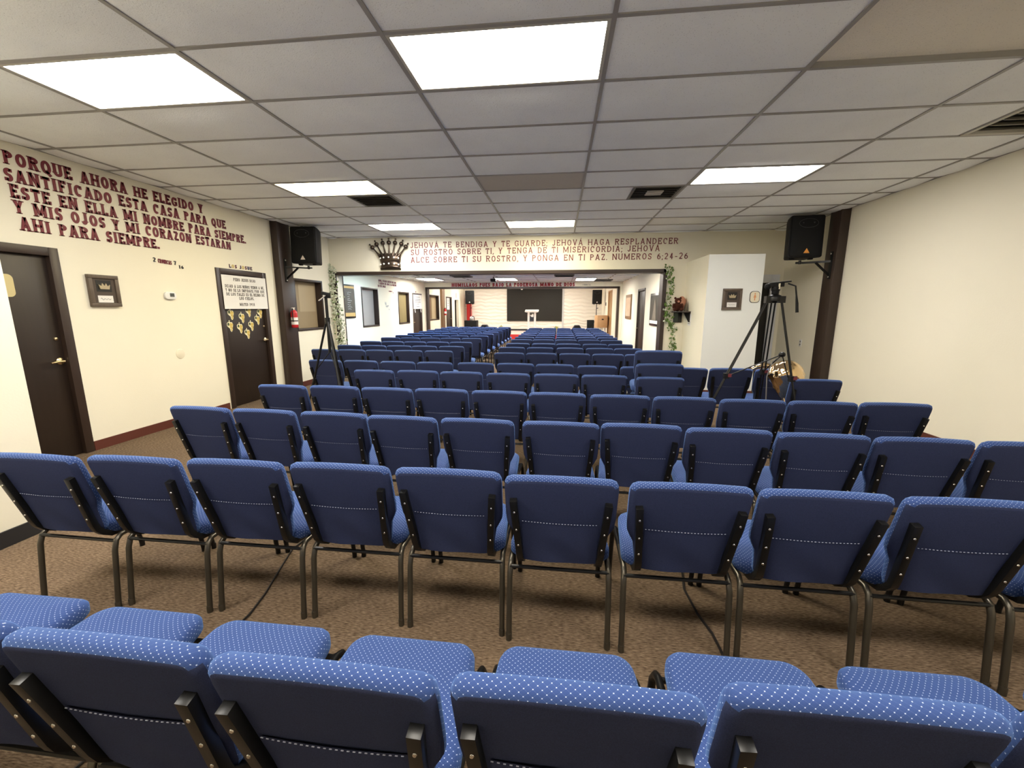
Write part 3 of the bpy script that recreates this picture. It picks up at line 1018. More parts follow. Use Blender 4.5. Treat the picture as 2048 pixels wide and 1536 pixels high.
vent(GX - 2.5 * TX, GX - 2 * TX - .013, GY + 5 * TY + .013, GY + 6 * TY - .013, CEIL, 'dark square vent beside the warm yellow ceiling panel')
vent(GX + .5 * TX, GX + TX - .013, GY + 5 * TY + .013, GY + 6 * TY - .013, CEIL, 'dark square ceiling vent with a pale plate at its centre', True)
vent(GX + 2.53 * TX, GX + 3.05 * TX, GY + 2 * TY + .013, GY + 3 * TY - .013, CEIL, 'louvered ceiling vent with pale rim by the right wall', fm=VENT_PALE, slats=5)
vent(-3.4, -2.8, 12.8, 13.4, BC, 'flat dark vent in the middle room ceiling left of centre')
vent(-.2, .4, 12.9, 13.5, BC, 'flat dark vent in the middle room ceiling right of centre')
vent(1.2, 1.8, 15.1, 15.7, BC, 'dark vent near the right end of the stage header')


# ------------------------------------------------------------------ chairs
def back_y(z):
    """Rear face of a backrest: leans away from the seat."""
    return -.232 - .262 * (z - .40)


def chair_parts():
    P = {}
    # seat
    mb = MB()
    rings = []
    zb = .383
    for ins, z in ((.03, 0), (.008, .004), (0, .014), (0, .046), (.006, .060), (.018, .070), (.04, .076), (.085, .080), (.14, .081)):
        ring = []
        for x, y in rrect(.228 - ins, .190 - ins, max(.02, .06 - ins * .3), 6):
            k = (y + .190) / .38
            tx = 1 - .13 * max(0, min(1, k))
            zz = zb + z - .012 * (1 - k) - (.005 * max(0, (k - .75) / .25) ** 2 if z > .05 else 0) + (.008 * max(0, (k - .6) / .4) if z < .02 else 0)
            ring.append((x * tx, y - .002, zz))
        rings.append(ring)
    mb.loft(rings)
    P['seat'] = (mb, FAB, True)
    # backrest outline (x, z) counter-clockwise from bottom
    half = [(0.0, .392), (.140, .392), (.168, .400), (.180, .43), (.188, .48), (.196, .530), (.212, .562), (.224, .590), (.228, .63), (.229, .70), (.230, .770), (.228, .795), (.220, .812), (.200, .822), (.1, .826)]
    out = half + [(-x, z) for x, z in reversed(half[1:])]
    out.insert(len(half), (0.0, .827))
    rings = []
    T = .056
    for ins, d in ((.030, 0), (.016, .0015), (.006, .009), (0, .02), (0, .036), (.006, .047), (.016, .053), (.04, .056)):
        rings.append([(x, back_y(z) + d, z) for x, z in inset(out, ins)])
    mb = MB().loft(rings)
    n = len(out)      # rear faces below the rounded top get the colour with shade painted in
    for i in range(3):
        for j in range(n):
            if i == 0 or min(out[j][1], out[(j + 1) % n][1]) < .79:
                mb.m[i * n + j] = 1
    mb.m[(len(rings) - 1) * n] = 1
    P['backrest'] = (mb, FAB, True)
    # book pocket with drooping top edge
    mb = MB()
    nx, nz = 16, 8
    g = []
    rnd = random.Random(3)
    for j in range(nz + 1):
        row = []
        for i in range(nx + 1):
            u, v = i / nx, j / nz
            x = -.158 + .316 * u
            zt = .615 - .004 * math.sin(PI * u)
            z = .400 + (zt - .400) * v
            bul = .012 * (math.sin(PI * u) ** .7 if 0 < u < 1 else 0) * (1.0 - .75 * v) + .0045 * math.sin(7 * u + 6 * v) * math.sin(PI * u) * (1 - v)
            row.append((x, back_y(z) - .003 - bul, z))
        g.append(row)
    mb.loft(g, close=False, caps=False)
    g2 = [[(x, y + .006, z) for x, y, z in row] for row in g]
    mb.loft(g2, close=False, caps=False)
    for i in range(25):
        k = i / 25 * nx
        a, b = Vector(g[-1][int(k)]), Vector(g[-1][int(k) + 1])
        c = a.lerp(b, k - int(k)) + Vector((0, -.0012, -.003))
        mb.tube([c, c + (b - a).normalized() * .0055], .0013, 4, 1)
    P['book_pocket'] = (mb, [FAB_SHADE, STITCH], True)
    # back posts
    for s, nm in ((-1, 'post_l'), (1, 'post_r')):
        mb = MB()
        path = []
        for z in (.722, .60, .50, .455):
            k = (.722 - z) / .30
            path.append((s * (.192 - .022 * k), back_y(z) - .012, z))
        path += [(s * .170, back_y(.43) - .008, .425), (s * .169, back_y(.41) + .010, .396), (s * .168, -.19, .372), (s * .168, -.14, .366), (s * .168, -.02, .366)]
        mb.tube(path, 0, sq=(.028, .026))
        for z in (.665, .575, .492):
            k = (.722 - z) / .30
            mb.ball((s * (.192 - .022 * k), back_y(z) - .026, z), .0052, .003, .0052, 8, 1)
        P[nm] = (mb, [BLACK, SILVER], False)
    for s in (-1, 1):
        mb = MB().tube([(s * .220, -.252, .004), (s * .2195, -.243, .10), (s * .219, -.222, .30), (s * .217, -.208, .345), (s * .215, -.180, .365), (s * .215, -.02, .366)], .0125, 10)
        mb.lathe([(.0138, 0), (.0138, .03), (.0128, .035)], (s * .220, -.252, 0), 10)
        P['leg_r%d' % s] = (mb, GUNMETAL, False)
        mb = MB().tube([(s * .219, .255, .004), (s * .219, .240, .12), (s * .217, .205, .31), (s * .215, .18, .350), (s * .214, .15, .365), (s * .214, -.02, .366)], .0125, 10)
        mb.lathe([(.0138, 0), (.0138, .03), (.0128, .035)], (s * .219, .255, 0), 10)
        P['leg_f%d' % s] = (mb, BLACK, False)
    P['rear_crossbar'] = (MB().tube([(-.220, -.212, .345), (.220, -.212, .345)], .0085, 8), BLACK, False)
    P['front_crossbar'] = (MB().tube([(-.216, .15, .362), (.216, .15, .362)], .009, 8), BLACK, False)
    return P


CP = chair_parts()


def make_chair(detail):
    t = thing('church_chair', 'x', 'chair', (0, 0, 0), 'rows of blue padded chairs')
    mb, m, uv = CP['seat']
    mb.build('seat', m, t, uv=True, angle=80)
    mb, m, uv = CP['backrest']
    b = mb.build('backrest', [FAB, FAB_SHADE], t, uv=True, angle=80)
    if detail < 2:
        mb, m, uv = CP['book_pocket']
        mb.build('book_pocket', m, b, uv=True, angle=80)
    if detail == 0:
        for k in ('post_l', 'post_r'):
            mb, m, uv = CP[k]
            mb.build('back_post', m, t, bevel=.004)
        for k in ('leg_r-1', 'leg_r1', 'leg_f-1', 'leg_f1'):
            mb, m, uv = CP[k]
            mb.build('leg', m, t)
        for k in ('rear_crossbar', 'front_crossbar'):
            mb, m, uv = CP[k]
            mb.build(k, m, t)
    else:
        fr = MB()
        for k in ('post_l', 'post_r', 'leg_r-1', 'leg_r1', 'leg_f-1', 'leg_f1', 'rear_crossbar', 'front_crossbar'):
            q = CP[k][0]
            fr.add(q.v, q.f, 0)
        fr.build('frame', BLACK, t)
    return t


PROTO = [None, None, None]


def place_chair(detail, x, y, label, rz=0.0, z=0.0, group='rows of blue padded chairs'):
    """x, y: middle of the backrest's top rear edge; the chair faces +y."""
    if PROTO[detail] is None:
        c = PROTO[detail] = make_chair(detail)
    else:
        c = copy_tree(PROTO[detail])
    yo = y + .342
    c.location = (x, yo, z)
    c.rotation_euler = (0, 0, rz)
    c['label'] = label
    c['group'] = group
    return c


ORD = ['first', 'second', 'third', 'fourth', 'fifth', 'sixth', 'seventh', 'eighth', 'ninth', 'tenth', 'eleventh', 'twelfth', 'thirteenth', 'fourteenth', 'fifteenth', 'sixteenth', 'seventeenth']
ROWS = {
    1: (0.0, [(-2.33, .66), (-1.86, .64), (-1.40, .62), (-.92, .61), (-.44, .60), (.04, .61), (.54, .645), (1.03, .65), (1.52, .65)]),
    2: (-.01, [(-2.40, 1.53), (-1.92, 1.555), (-1.43, 1.57), (-.94, 1.58), (-.455, 1.575), (.02, 1.55), (.52, 1.54), (1.0, 1.53), (1.49, 1.52), (1.98, 1.50)]),
    3: (-.04, [(-2.43, 2.47), (-1.94, 2.45), (-1.44, 2.43), (-.96, 2.39), (-.48, 2.38), (.03, 2.37), (.5, 2.38), (.97, 2.34), (1.44, 2.30), (1.92, 2.28), (2.41, 2.26), (2.90, 2.25)]),
    4: (-.035, [(-2.41, 3.30), (-1.93, 3.31), (-1.44, 3.28), (-.97, 3.29), (-.475, 3.26), (0.0, 3.24), (.49, 3.21), (.97, 3.19), (1.45, 3.16), (1.93, 3.15), (2.42, 3.16)]),
    5: (-.02, [(-2.01, 4.25), (-1.52, 4.27), (-1.03, 4.24), (-.52, 4.20), (-.02, 4.20), (.465, 4.19), (1.0, 4.13), (2.45, 4.17)]),
    6: (-.035, [(-3.03, 5.03), (-2.54, 5.03), (-2.03, 5.00), (-1.54, 4.98), (-1.02, 4.99), (-.52, 4.99), (-.04, 4.96), (.46, 4.89), (.95, 4.86), (1.46, 4.84), (1.95, 4.86), (2.43, 4.84)])}
def spread(xs, gap=.472):
    xs = list(xs)
    for _ in range(200):
        for i in range(len(xs) - 1):
            d = gap - (xs[i + 1] - xs[i])
            if d > 0:
                xs[i] -= d / 2
                xs[i + 1] += d / 2
    return xs


for r, (rz, lst) in ROWS.items():
    lst = list(zip(spread([q[0] for q in lst]), [q[1] for q in lst]))
    for i, (x, y) in enumerate(lst):
        lab = f'blue padded chair, {ORD[i]} from the left in the {"nearest" if r == 1 else ORD[r - 1]} row' + ('' if r == 1 else ' from the camera')
        g = 'rows of blue padded chairs'
        if r == 5 and i == 6:
            lab, g = 'bottom chair of the stack of three blue chairs in the fifth row', 'stack of three blue chairs'
        if r == 5 and i == 7:
            lab = 'blue padded chair standing alone right of the video tripod, fifth row'
        place_chair(0 if r < 6 else 1, x, y, lab, rz + random.uniform(-.006, .006), 0, g)
for c_, k_ in ((place_chair(0, 1.0, 4.188, 'middle chair of the stack of three blue chairs in the fifth row', -.02, .125, 'stack of three blue chairs'), 1.135),
               (place_chair(0, .995, 4.246, 'topmost chair of the stack of three blue chairs in the fifth row', -.02, .250, 'stack of three blue chairs'), 1.28)):
    for ch in c_.children:          # stacked chairs straddle the legs of the one below
        if ch.name.startswith(('leg', 'rear_crossbar', 'front_crossbar')):
            ch.scale.x = k_
LEFT_Y = [6.37, 7.17, 8.09, 9.17, 10.03, 10.88, 11.78, 12.58, 13.35, 14.1, 14.8]
RIGHT_Y = [6.21, 7.12, 7.95, 8.99, 9.76, 10.52, 11.27, 12.0, 12.75, 13.5, 14.25]
LX = {0: [-3.84, -3.36, -2.91, -2.41, -1.91], 1: [-3.81, -3.36, -2.89, -2.41, -1.91], 2: [-3.83, -3.37, -2.92, -2.44, -1.96]}
RX = {0: [-.76, -.27, .23, .72, 1.19], 1: [-.82, -.33, .18, .68, 1.15], 2: [-.80, -.30, .17, .67, 1.14]}
for k in range(11):
    for side, ys, xs in (('left', LEFT_Y, LX.get(k, [-3.87, -3.40, -2.94, -2.47, -1.97])), ('right', RIGHT_Y, RX.get(k, [-.82, -.35, .14, .63, 1.09]))):
        for i, x in enumerate(spread(xs)):
            n = ORD[i] if side == 'right' else ORD[4 - i]
            if n == 'first':
                n = 'right beside'
            lab = f'blue padded chair {n + " the aisle" if n == "right beside" else n + " from the aisle"}, {ORD[k + 6]} row from the camera, {side} of aisle'
            place_chair(1 if k < 3 else 2, x, ys[k] + random.uniform(-.008, .008), lab, random.uniform(-.006, .006))

# ------------------------------------------------------------------ lettering on the walls
LFN = on_left(XL)
v = thing('wall_verse', 'large maroon slab letter verse beginning PORQUE AHORA on the left wall', 'wall lettering', (XL, 3.4, 2.2))
for text, u0, u1, z0, z1, h in [('PORQUE AHORA HE ELEGIDO Y', 3.38, 5.46, 2.735, 2.755, .114), ('SANTIFICADO ESTA CASA PARA QUE', 3.36, 5.83, 2.590, 2.618, .114),
                                ('ESTE EN ELLA MI NOMBRE PARA SIEMPRE.', 3.38, 6.20, 2.455, 2.470, .114), ('Y MIS OJOS Y MI CORAZON ESTARAN', 3.38, 5.88, 2.325, 2.335, .114),
                                ('AHI PARA SIEMPRE.', 3.40, 4.74, 2.180, 2.195, .114)]:
    ln = part_empty('text_line', v)
    text_letters(ln, text, LFN, u0, u1, z0, z1, h, .20, .075, .006, MAROON, gap=.07, jitter=.012)
v = thing('verse_reference', 'small reference 2 CRONICAS 7 16 under the maroon verse', 'wall lettering', (XL, 4.6, 2.0))
text_letters(v, '2', LFN, 4.625, 4.665, 2.035, 2.035, .052, .17, .05, .006, INK, name='digit')
text_letters(v, 'CRONICAS', LFN, 4.69, 4.87, 2.030, 2.020, .048, .20, .06, .006, MAROON, name='letter')
text_letters(v, '7', LFN, 4.90, 4.935, 2.025, 2.025, .048, .17, .05, .006, INK, name='digit')
text_letters(v, '16', LFN, 4.965, 5.035, 1.985, 1.985, .042, .17, .05, .006, INK, name='digit')
v = thing('door_lettering', 'small coloured letters LOS JOSUE above the brown door', 'wall lettering', (XL, 5.8, 2.07))
cols = [mat('purple letter', (.05, .012, .05, 1), .5), mat('yellow letter', (.65, .50, .18, 1), .5), mat('plum letter', (.12, .015, .05, 1), .5), mat('blue letter', (.03, .03, .12, 1), .5)]
text_letters(v, 'LOS JOSUE', LFN, 5.80, 6.27, 2.075, 2.075, .05, .2, .05, .005, MAROON, gap=.14, mats=cols)
FFN = on_front(YF)
v = thing('header_verse', 'red serif verse beginning JEHOVA TE BENDIGA above the wide opening', 'wall lettering', (-3.1, YF, 2.4))
for text, u0, u1, z0, z1, h in [('"JEHOVÁ TE BENDIGA Y TE GUARDE; JEHOVÁ HAGA RESPLANDECER', -3.15, 2.21, 2.700, 2.705, .110), ('SU ROSTRO SOBRE TI, Y TENGA DE TI MISERICORDIA; JEHOVÁ', -3.08, 1.88, 2.560, 2.575, .112),
                                ('ALCE SOBRE TI SU ROSTRO, Y PONGA EN TI PAZ. NUMEROS 6;24-26', -3.09, 2.41, 2.410, 2.425, .114)]:
    ln = part_empty('text_line', v)
    text_letters(ln, text, FFN, u0, u1, z0, z1, h, .118, .05, .005, MAROON_THIN, gap=.17, jitter=.008)
HFN = on_front(BY1)
v = thing('stage_verse', 'red and white block letters HUMILLAOS PUES BAJO along the stage header', 'wall lettering', (-4.3, BY1, 2.3))
text_letters(v, 'HUMILLAOS PUES BAJO LA PODEROSA MANO DE DIOS', HFN, -4.31, .54, 2.322, 2.322, .14, .24, .07, .012, RED_LETTER, gap=.05)
mb = MB()
x = -4.31
for w0, w1 in ((-4.33, -3.36), (-3.2, -2.77), (-2.62, -2.22), (-2.05, -1.83), (-1.67, -.82), (-.64, -.2), (-.02, .16), (.32, .56)):
    mb.box(w0, w1, BY1 - .0015, BY1 - .0005, 2.312, 2.466)
mb.build('letter_backing', PAPER, v, smooth=False)
v = MB()
text_mesh(v, '1 PEDRO 5:6', HFN, .80, 1.15, 2.35, .045, .16, .05, .004)
tag(v.build('header_reference', INK, smooth=False), 'tiny reference text right of the word DIOS on stage header', 'wall lettering')
BFN = on_left(BL)
v = thing('middle_room_verse', 'small red verse high on the middle room wall between two windows', 'wall lettering', (BL, 12.0, 2.1))
for text, u0, u1, z0 in [('AHORA, ESTARAN ABIERTOS MIS OJOS', 12.02, 13.60, 2.27), ('Y ATENTOS MIS OIDOS A LA ORACION', 12.02, 13.62, 2.19), ('EN ESTE LUGAR', 12.02, 12.70, 2.11)]:
    mb = MB()
    text_mesh(mb, text, BFN, u0, u1, z0, .062, .21, .07, .006, gap=.07)
    mb.build('text_line', MAROON, v, smooth=False)
mb = MB()
text_mesh(mb, '2 CRONICAS 7', BFN, 12.85, 13.15, 1.995, .035, .2, .05, .004)
text_mesh(mb, '15', BFN, 13.18, 13.24, 1.96, .035, .2, .05, .004)
mb.build('reference_line', MAROON, v, smooth=False)
mb = MB()
text_mesh(mb, 'LOS', BFN, 15.30, 15.45, 2.065, .045, .2, .05, .004)
tag(mb.build('door_lettering', MAROON, smooth=False), 'tiny lettering LOS above the poster door in the middle room', 'wall lettering')


def poster_left(x, y0, y1, z0, z1, lines, label, h, curl=.0):
    """A paper poster on a door that faces +x; lines are (text, z)."""
    t = thing('paper_poster', label, 'poster', (x, y0, z0))
    n = 8
    rings = []
    for k in range(n + 1):
        u = k / n
        w = .004 + curl * (abs(2 * u - 1) ** 4)
        rings.append([(x + w, y0 + (y1 - y0) * u, z0), (x + w, y0 + (y1 - y0) * u, z1), (x + w + .0015, y0 + (y1 - y0) * u, z1), (x + w + .0015, y0 + (y1 - y0) * u, z0)])
    MB().loft(rings).build('sheet', PAPER, t)
    for text, z in lines:
        mb = MB()
        if isinstance(text, float):
            c = (y0 + y1) / 2
            mb.box(x + .0058, x + .0066, c - text / 2, c + text / 2, z, z + h * .5).build('printed_line', INK_GREY, t, smooth=False)
            continue
        text_mesh(mb, text, on_left(x + .0058 + curl * .3), y0 + .05, y1 - .05, z, h, .2, .06, .001, gap=.09)
        mb.build('text_line', INK_GREY, t, smooth=False)
    return t


poster_left(XL + .016, 5.605, 6.515, 1.475, 1.965, [('PERO JESUS DIJO:', 1.885), ('DEJAD A LOS NIÑOS VENIR A MÍ,', 1.785), ('Y NO SE LO IMPIDAIS; POR QUE', 1.727), ('DE LOS TALES ES EL REINO DE', 1.669), ('LOS CIELOS.', 1.611), ('MATEO 19:14', 1.520)],
            'white paper poster with verse PERO JESUS DIJO on brown door', .044, .004)
poster_left(BL + .016, 15.03, 15.97, 1.46, 1.985, [(.55, 1.89), (.66, 1.81), (.62, 1.75), (.66, 1.69), (.28, 1.63), (.34, 1.53)],
            'white verse poster on the middle room door beside stage header', .04)
pd = poster_left(SL + .016, 19.80, 20.30, 1.42, 1.97, [(.30, 1.86), (.26, 1.78), (.32, 1.70), (.24, 1.60)], 'white poster on the brown door beside the stage', .05)
for k, (y, lab) in enumerate(((15.15, 'paper ribbon tail hanging at left of the white verse poster'), (15.80, 'paper ribbon tail hanging at right of the white verse poster'))):
    mb = MB().tube([(BL + .03, y, 1.62), (BL + .034, y + .02, 1.5), (BL + .03, y - .01, 1.40), (BL + .032, y + .03, 1.33)], 0, sq=(.004, .05))
    tag(mb.build('paper_ribbon', PAPER), lab, 'ribbon', 'paper ribbons on the poster door')

# paper grapes on the brown door
gp = [(5.76, 1.39), (5.97, 1.335), (6.12, 1.425), (6.37, 1.40), (6.30, 1.295), (5.72, 1.215), (5.91, 1.18), (6.15, 1.205), (6.05, 1.085)]
gl = ['leftmost in the top row below the poster', 'second in the upper row, hanging lower', 'tucked under the poster at its middle', 'at the right end of the top row', 'just above and left of the door handle',
      'at the left end of the lower row', 'second in the lower row', 'third in the lower row', 'lowest of all, single at the bottom']
for (y, z), lab in zip(gp, gl):
    t = thing('paper_grapes', 'yellow paper grape bunch on brown door, ' + lab, 'paper cutout', (XL - .03, y, z), 'yellow paper grape bunches')
    fn = on_left(XL - .03)
    pts = [(.005, .065), (.045, .062), (.062, .03), (.055, .0), (.04, -.02), (.045, -.05), (.03, -.075), (.015, -.08), (.0, -.06), (-.005, -.03), (-.03, -.012), (-.055, .01), (-.055, .05), (-.03, .07)]
    pts = [(p[0] + y, p[1] + z) for p in reversed(pts)]
    MB().prism(pts, fn, .0005, .0025).build('rim', GRAPE_RIM, t, smooth=False)
    mb = MB()
    for a, b, r in ((.02, .04, .018), (.045, .03, .016), (.0, .02, .017), (.03, .01, .018), (.012, -.01, .015), (.035, -.02, .015), (.022, -.04, .013), (.026, -.06, .011)):
        mb.lathe([(r, .0025), (r * .9, .006), (r * .4, .008)], (XL - .03, y + a, z + b), 12, axis='x')
    mb.build('grape_cluster', GRAPE, t)
    MB().prism([(y + a, z + b) for a, b in ((-.01, .03), (-.015, .055), (-.035, .06), (-.046, .035), (-.036, .012))], fn, .003, .006).build('leaf', GRAPE_LEAF, t, smooth=False)
    MB().prism([(y + a, z + b) for a, b in ((-.008, .06), (.004, .06), (0, .095), (-.012, .092))], fn, .0005, .003).build('stem', GRAPE_RIM, t, smooth=False)


# ------------------------------------------------------------------ things on the left wall
def crown_plaque(fn, cu, cv, w, h, label, loc):
    """Framed shadow box with a small crown relief over a white name card."""
    t = thing('crown_plaque', label, 'wall plaque', loc)
    fr = MB()
    D = .035
    a, b = w / 2, h / 2
    fw_ = .038
    for u0, u1, v0, v1 in ((-a, a, b - fw_, b), (-a, a, -b, -b + fw_), (-a, -a + fw_, -b + fw_, b - fw_), (a - fw_, a, -b + fw_, b - fw_)):
        fr.loft([[fn(cu + u, cv + q, w_) for u, q in ((u0, v0), (u1, v0), (u1, v1), (u0, v1))] for w_ in (0, D)])
    fr.build('frame', FRAME_GREY, t, bevel=.004)
    MB().loft([[fn(cu + u, cv + q, w_) for u, q in ((-a + .01, -b + .01), (a - .01, -b + .01), (a - .01, b - .01), (-a + .01, b - .01))] for w_ in (.002, .02)]).build('mount', mat('dark mount board', (.075, .055, .042, 1), .7), t, smooth=False)
    v0 = cv + h * .14
    MB().loft([[fn(cu + u, v0 + q, w_) for u, q in ((-w * .25, -h * .17), (w * .25, -h * .17), (w * .25, h * .19), (-w * .25, h * .19))] for w_ in (.02, .0215)]).build('recess', FRAME_DARK, t, smooth=False)
    cr = MB()
    s = w * .19
    pts = [(-s * .8, -s * .5), (s * .8, -s * .5), (s, s * .35), (s * .55, s * .05), (s * .3, s * .6), (0, s * .1), (-s * .3, s * .6), (-s * .55, s * .05), (-s, s * .35)]
    cr.prism([(cu + p[0], v0 + p[1]) for p in pts], fn, .0215, .032)
    cr.build('crown_relief', PEWTER, t, smooth=False)
    v1 = cv - h * .26
    MB().loft([[fn(cu + u, v1 + q, w_) for u, q in ((-w * .25, -h * .11), (w * .25, -h * .11), (w * .25, h * .11), (-w * .25, h * .11))] for w_ in (.02, .0225)]).build('name_card', PAPER, t, smooth=False)
    mb = MB()
    mb.tube([fn(cu - w * .17 + w * .34 * k / 14, v1 + h * .035 * math.sin(k * 1.4) * (1 if k < 5 else .5), .0235) for k in range(15)], .0018, 5)
    mb.build('script', INK_GREY, t)
    return t


crown_plaque(LFN, 4.01, 1.667, .30, .33, 'grey framed crown plaque on the left wall between two brown doors', (XL, 4.01, 1.5))
crown_plaque(on_front(7.375), 2.818, 1.64, .30, .345, 'grey framed crown plaque on the white partition block', (2.818, 7.375, 1.5))

t = thing('thermostat', 'white wall thermostat with grey screen left of the poster door', 'thermostat', (XL, 4.77, 1.6))
MB().prism([(4.775 + p[0], 1.64 + p[1]) for p in rrect(.075, .045, .035)], LFN, 0, .028).build('housing', WHITE, t, bevel=.006)
MB().prism([(4.79 + p[0], 1.648 + p[1]) for p in rrect(.03, .022, .003)], LFN, .028, .0295).build('screen', LCD, t, smooth=False)
mb = MB().lathe([(.0, 0), (.062, 0), (.062, .004), (.055, .007), (.0, .008)][1:4], (XL, 4.815, .905), 28, axis='x')
tag(mb.build('blank_cover_plate', mat('cream plastic', (.80, .74, .58, 1), .5)), 'round cream cover plate low on the left wall', 'cover plate')
mb = MB().prism([(3.235 + p[0], 1.685 + p[1]) for p in rrect(.06, .10, .04)], on_left(XL - .03), 0, .004)
tag(mb.build('door_sign', mat('pale yellow sign', (.62, .52, .26, 1), .5)), 'pale yellow rounded sign on the first brown door', 'sign')

# fire extinguisher on the left pilaster
t = thing('fire_extinguisher', 'red fire extinguisher with white label hung on left brown pilaster', 'fire extinguisher', (XL + .20, 6.95, 1.14))
ex, ey = XL + .185, 6.95
MB().lathe([(.048, 0), (.055, .008), (.056, .02), (.056, .25), (.050, .28), (.03, .305), (.02, .31)], (ex, ey, 1.145), 20).build('cylinder', RED, t)
MB().lathe([(.0568, 0), (.0568, .055)], (ex, ey, 1.20), 20).lathe([(.0568, 0), (.0568, .05)], (ex, ey, 1.275), 20).build('label', PAPER, t)
MB().lathe([(.0572, 0), (.0572, .018)], (ex, ey, 1.257), 20).build('label_band', INK, t)
MB().lathe([(.018, 0), (.018, .03)], (ex, ey, 1.455), 12).box(ex - .012, ex + .012, ey - .06, ey + .03, 1.485, 1.497).build('valve', SILVER, t)
MB().tube([(ex, ey - .03, 1.47), (ex + .02, ey - .07, 1.44), (ex + .02, ey - .068, 1.25)], .008, 8).build('hose', BLACK_MATTE, t)
MB().box(XL + .12, ex - .05, ey - .02, ey + .02, 1.30, 1.40).build('bracket', BLACK, t)


# ------------------------------------------------------------------ speakers
def speaker(cx, cy, cz, w, h, dep, rz, tilt, label, badge, bracket_side=None):
    t = thing('loudspeaker', label, 'loudspeaker', (cx, cy, cz))
    R = Matrix.Translation((cx, cy, cz)) @ Matrix.Rotation(rz, 4, 'Z') @ Matrix.Rotation(tilt, 4, 'X')
    def tr(p):
        return R @ Vector(p)
    mb = MB()
    out = rrect(w / 2, h / 2, .03, 4)
    rings = []
    for d, s in ((-dep / 2 + .03, 1.0), (-dep / 2 + .06, 1.0), (0, .93), (dep / 2, .66)):
        rings.append([tr((x * s, d, z * (1 if d < 0 else .97))) for x, z in out])
    mb.loft(rings)
    for s in (-1, 1):
        mb.loft([[tr((s * w * .28 + x, -dep * .1 + y, z)) for x, y in rrect(.03, .03, .01, 2)] for z in (-h / 2 - .018, -h / 2 + .01)])
    mb.build('cabinet', BLACK_MATTE, t, bevel=.004)
    g = MB()
    rings = []
    for d, ins in ((-dep / 2 + .032, .014), (-dep / 2 + .012, .016), (-dep / 2, .05), (-dep / 2 - .006, .12)):
        rings.append([tr((x, d, z)) for x, z in rrect(w / 2 - ins, h / 2 - ins, .03, 4)])
    g.loft(rings)
    g.build('grille', GRILLE, t)
    mb = MB()
    mb.tube([tr((.13 * math.cos(2 * PI * k / 24), -dep / 2 - .006, h * .30 + .065 * math.sin(2 * PI * k / 24))) for k in range(25)], .003, 6)
    mb.ball(tr((.075, -dep / 2 - .004, h * .31)), .012, .006, .012, 8)
    mb.ball(tr((-.075, -dep / 2 - .004, h * .31)), .010, .006, .010, 8)
    mb.build('horn_ring', mat('grey horn ring', (.05, .052, .055, 1), .3), t)
    b = MB()
    pts = [(-.042, -.03), (.042, -.03), (0, .042)]
    b.loft([[tr((x, -dep / 2 - .007 - q, -h * .36 + z)) for x, z in pts] for q in (0, .006)])
    b.build('badge', badge, t, smooth=False)
    return t


def bracket(px, s, y, z, sx, sy, sz, label):
    """Arm bracket screwed to a pilaster face at x = px; the speaker post stands at (sx, sy)."""
    t = thing('speaker_bracket', label, 'speaker bracket', (px, y, z))
    MB().box(min(px, px + s * .012), max(px, px + s * .012), y - .035, y + .035, z - .26, z + .14).build('wall_plate', BLACK, t, bevel=.002)
    mb = MB()
    for q in (z + .11, z - .23):
        mb.ball((px + s * .014, y, q), .006, .014, .014, 8)
    mb.build('bolt', SILVER, t)
    MB().tube([(px + s * .005, y, z), (sx - s * .05, sy, z + .0), (sx + s * .06, sy, z)], 0, sq=(.03, .022)).build('arm', BLACK, t)
    MB().tube([(px + s * .01, y, z - .20), (px + s * .17, y + (sy - y) * .4, z - .01)], 0, sq=(.03, .016)).build('brace', BLACK, t)
    MB().tube([(sx, sy, z - .02), (sx, sy, sz)], .019, 12).build('post', BLACK, t)
    return t


speaker(-4.47, 7.20, 2.56, .455, .62, .36, .06, -.05, 'black loudspeaker with white badge beside the left brown pilaster', mat('white badge', (.8, .72, .68, 1), .4))
bracket(XL + .12, 1, 6.93, 2.19, -4.47, 7.17, 2.228, 'black wall bracket carrying the left loudspeaker')
speaker(3.70, 7.20, 2.56, .47, .62, .36, -.06, -.05, 'black loudspeaker with orange badge beside the right brown pilaster', ORANGE)
bracket(XR - .13, -1, 6.97, 2.19, 3.70, 7.17, 2.228, 'black wall bracket carrying the right loudspeaker')

# ------------------------------------------------------------------ crown ornament over the opening
t = thing('crown_ornament', 'large bronze crown ornament with seven ball points above the opening', 'wall ornament', (-3.52, YF - .05, 2.3))
cx, cz = -3.52, 2.27
CY = YF - .02
fn = on_front(CY)
band = MB()
rings = []
for z, hw, dp in ((0, .215, .075), (.02, .222, .085), (.05, .205, .08), (.075, .215, .085), (.11, .21, .08), (.135, .20, .07), (.16, .215, .08), (.20, .222, .085), (.235, .225, .075), (.30, .235, .05)):
    ring = []
    for k in range(13):
        a = PI * k / 12
        dz = .045 * math.sin(a) if z < .03 else .03 * math.sin(a)
        ring.append((cx - hw * math.cos(a), CY - dp * math.sin(a), cz + z + dz))
    ring += [(cx + hw, CY + .015, cz + z), (cx - hw, CY + .015, cz + z)]
    rings.append(ring)
band.loft(rings).build('band', CROWN_METAL, t)
ang = [-58, -38, -18, 0, 18, 38, 56]
base_x = [-.20, -.14, -.07, 0, .07, .14, .20]
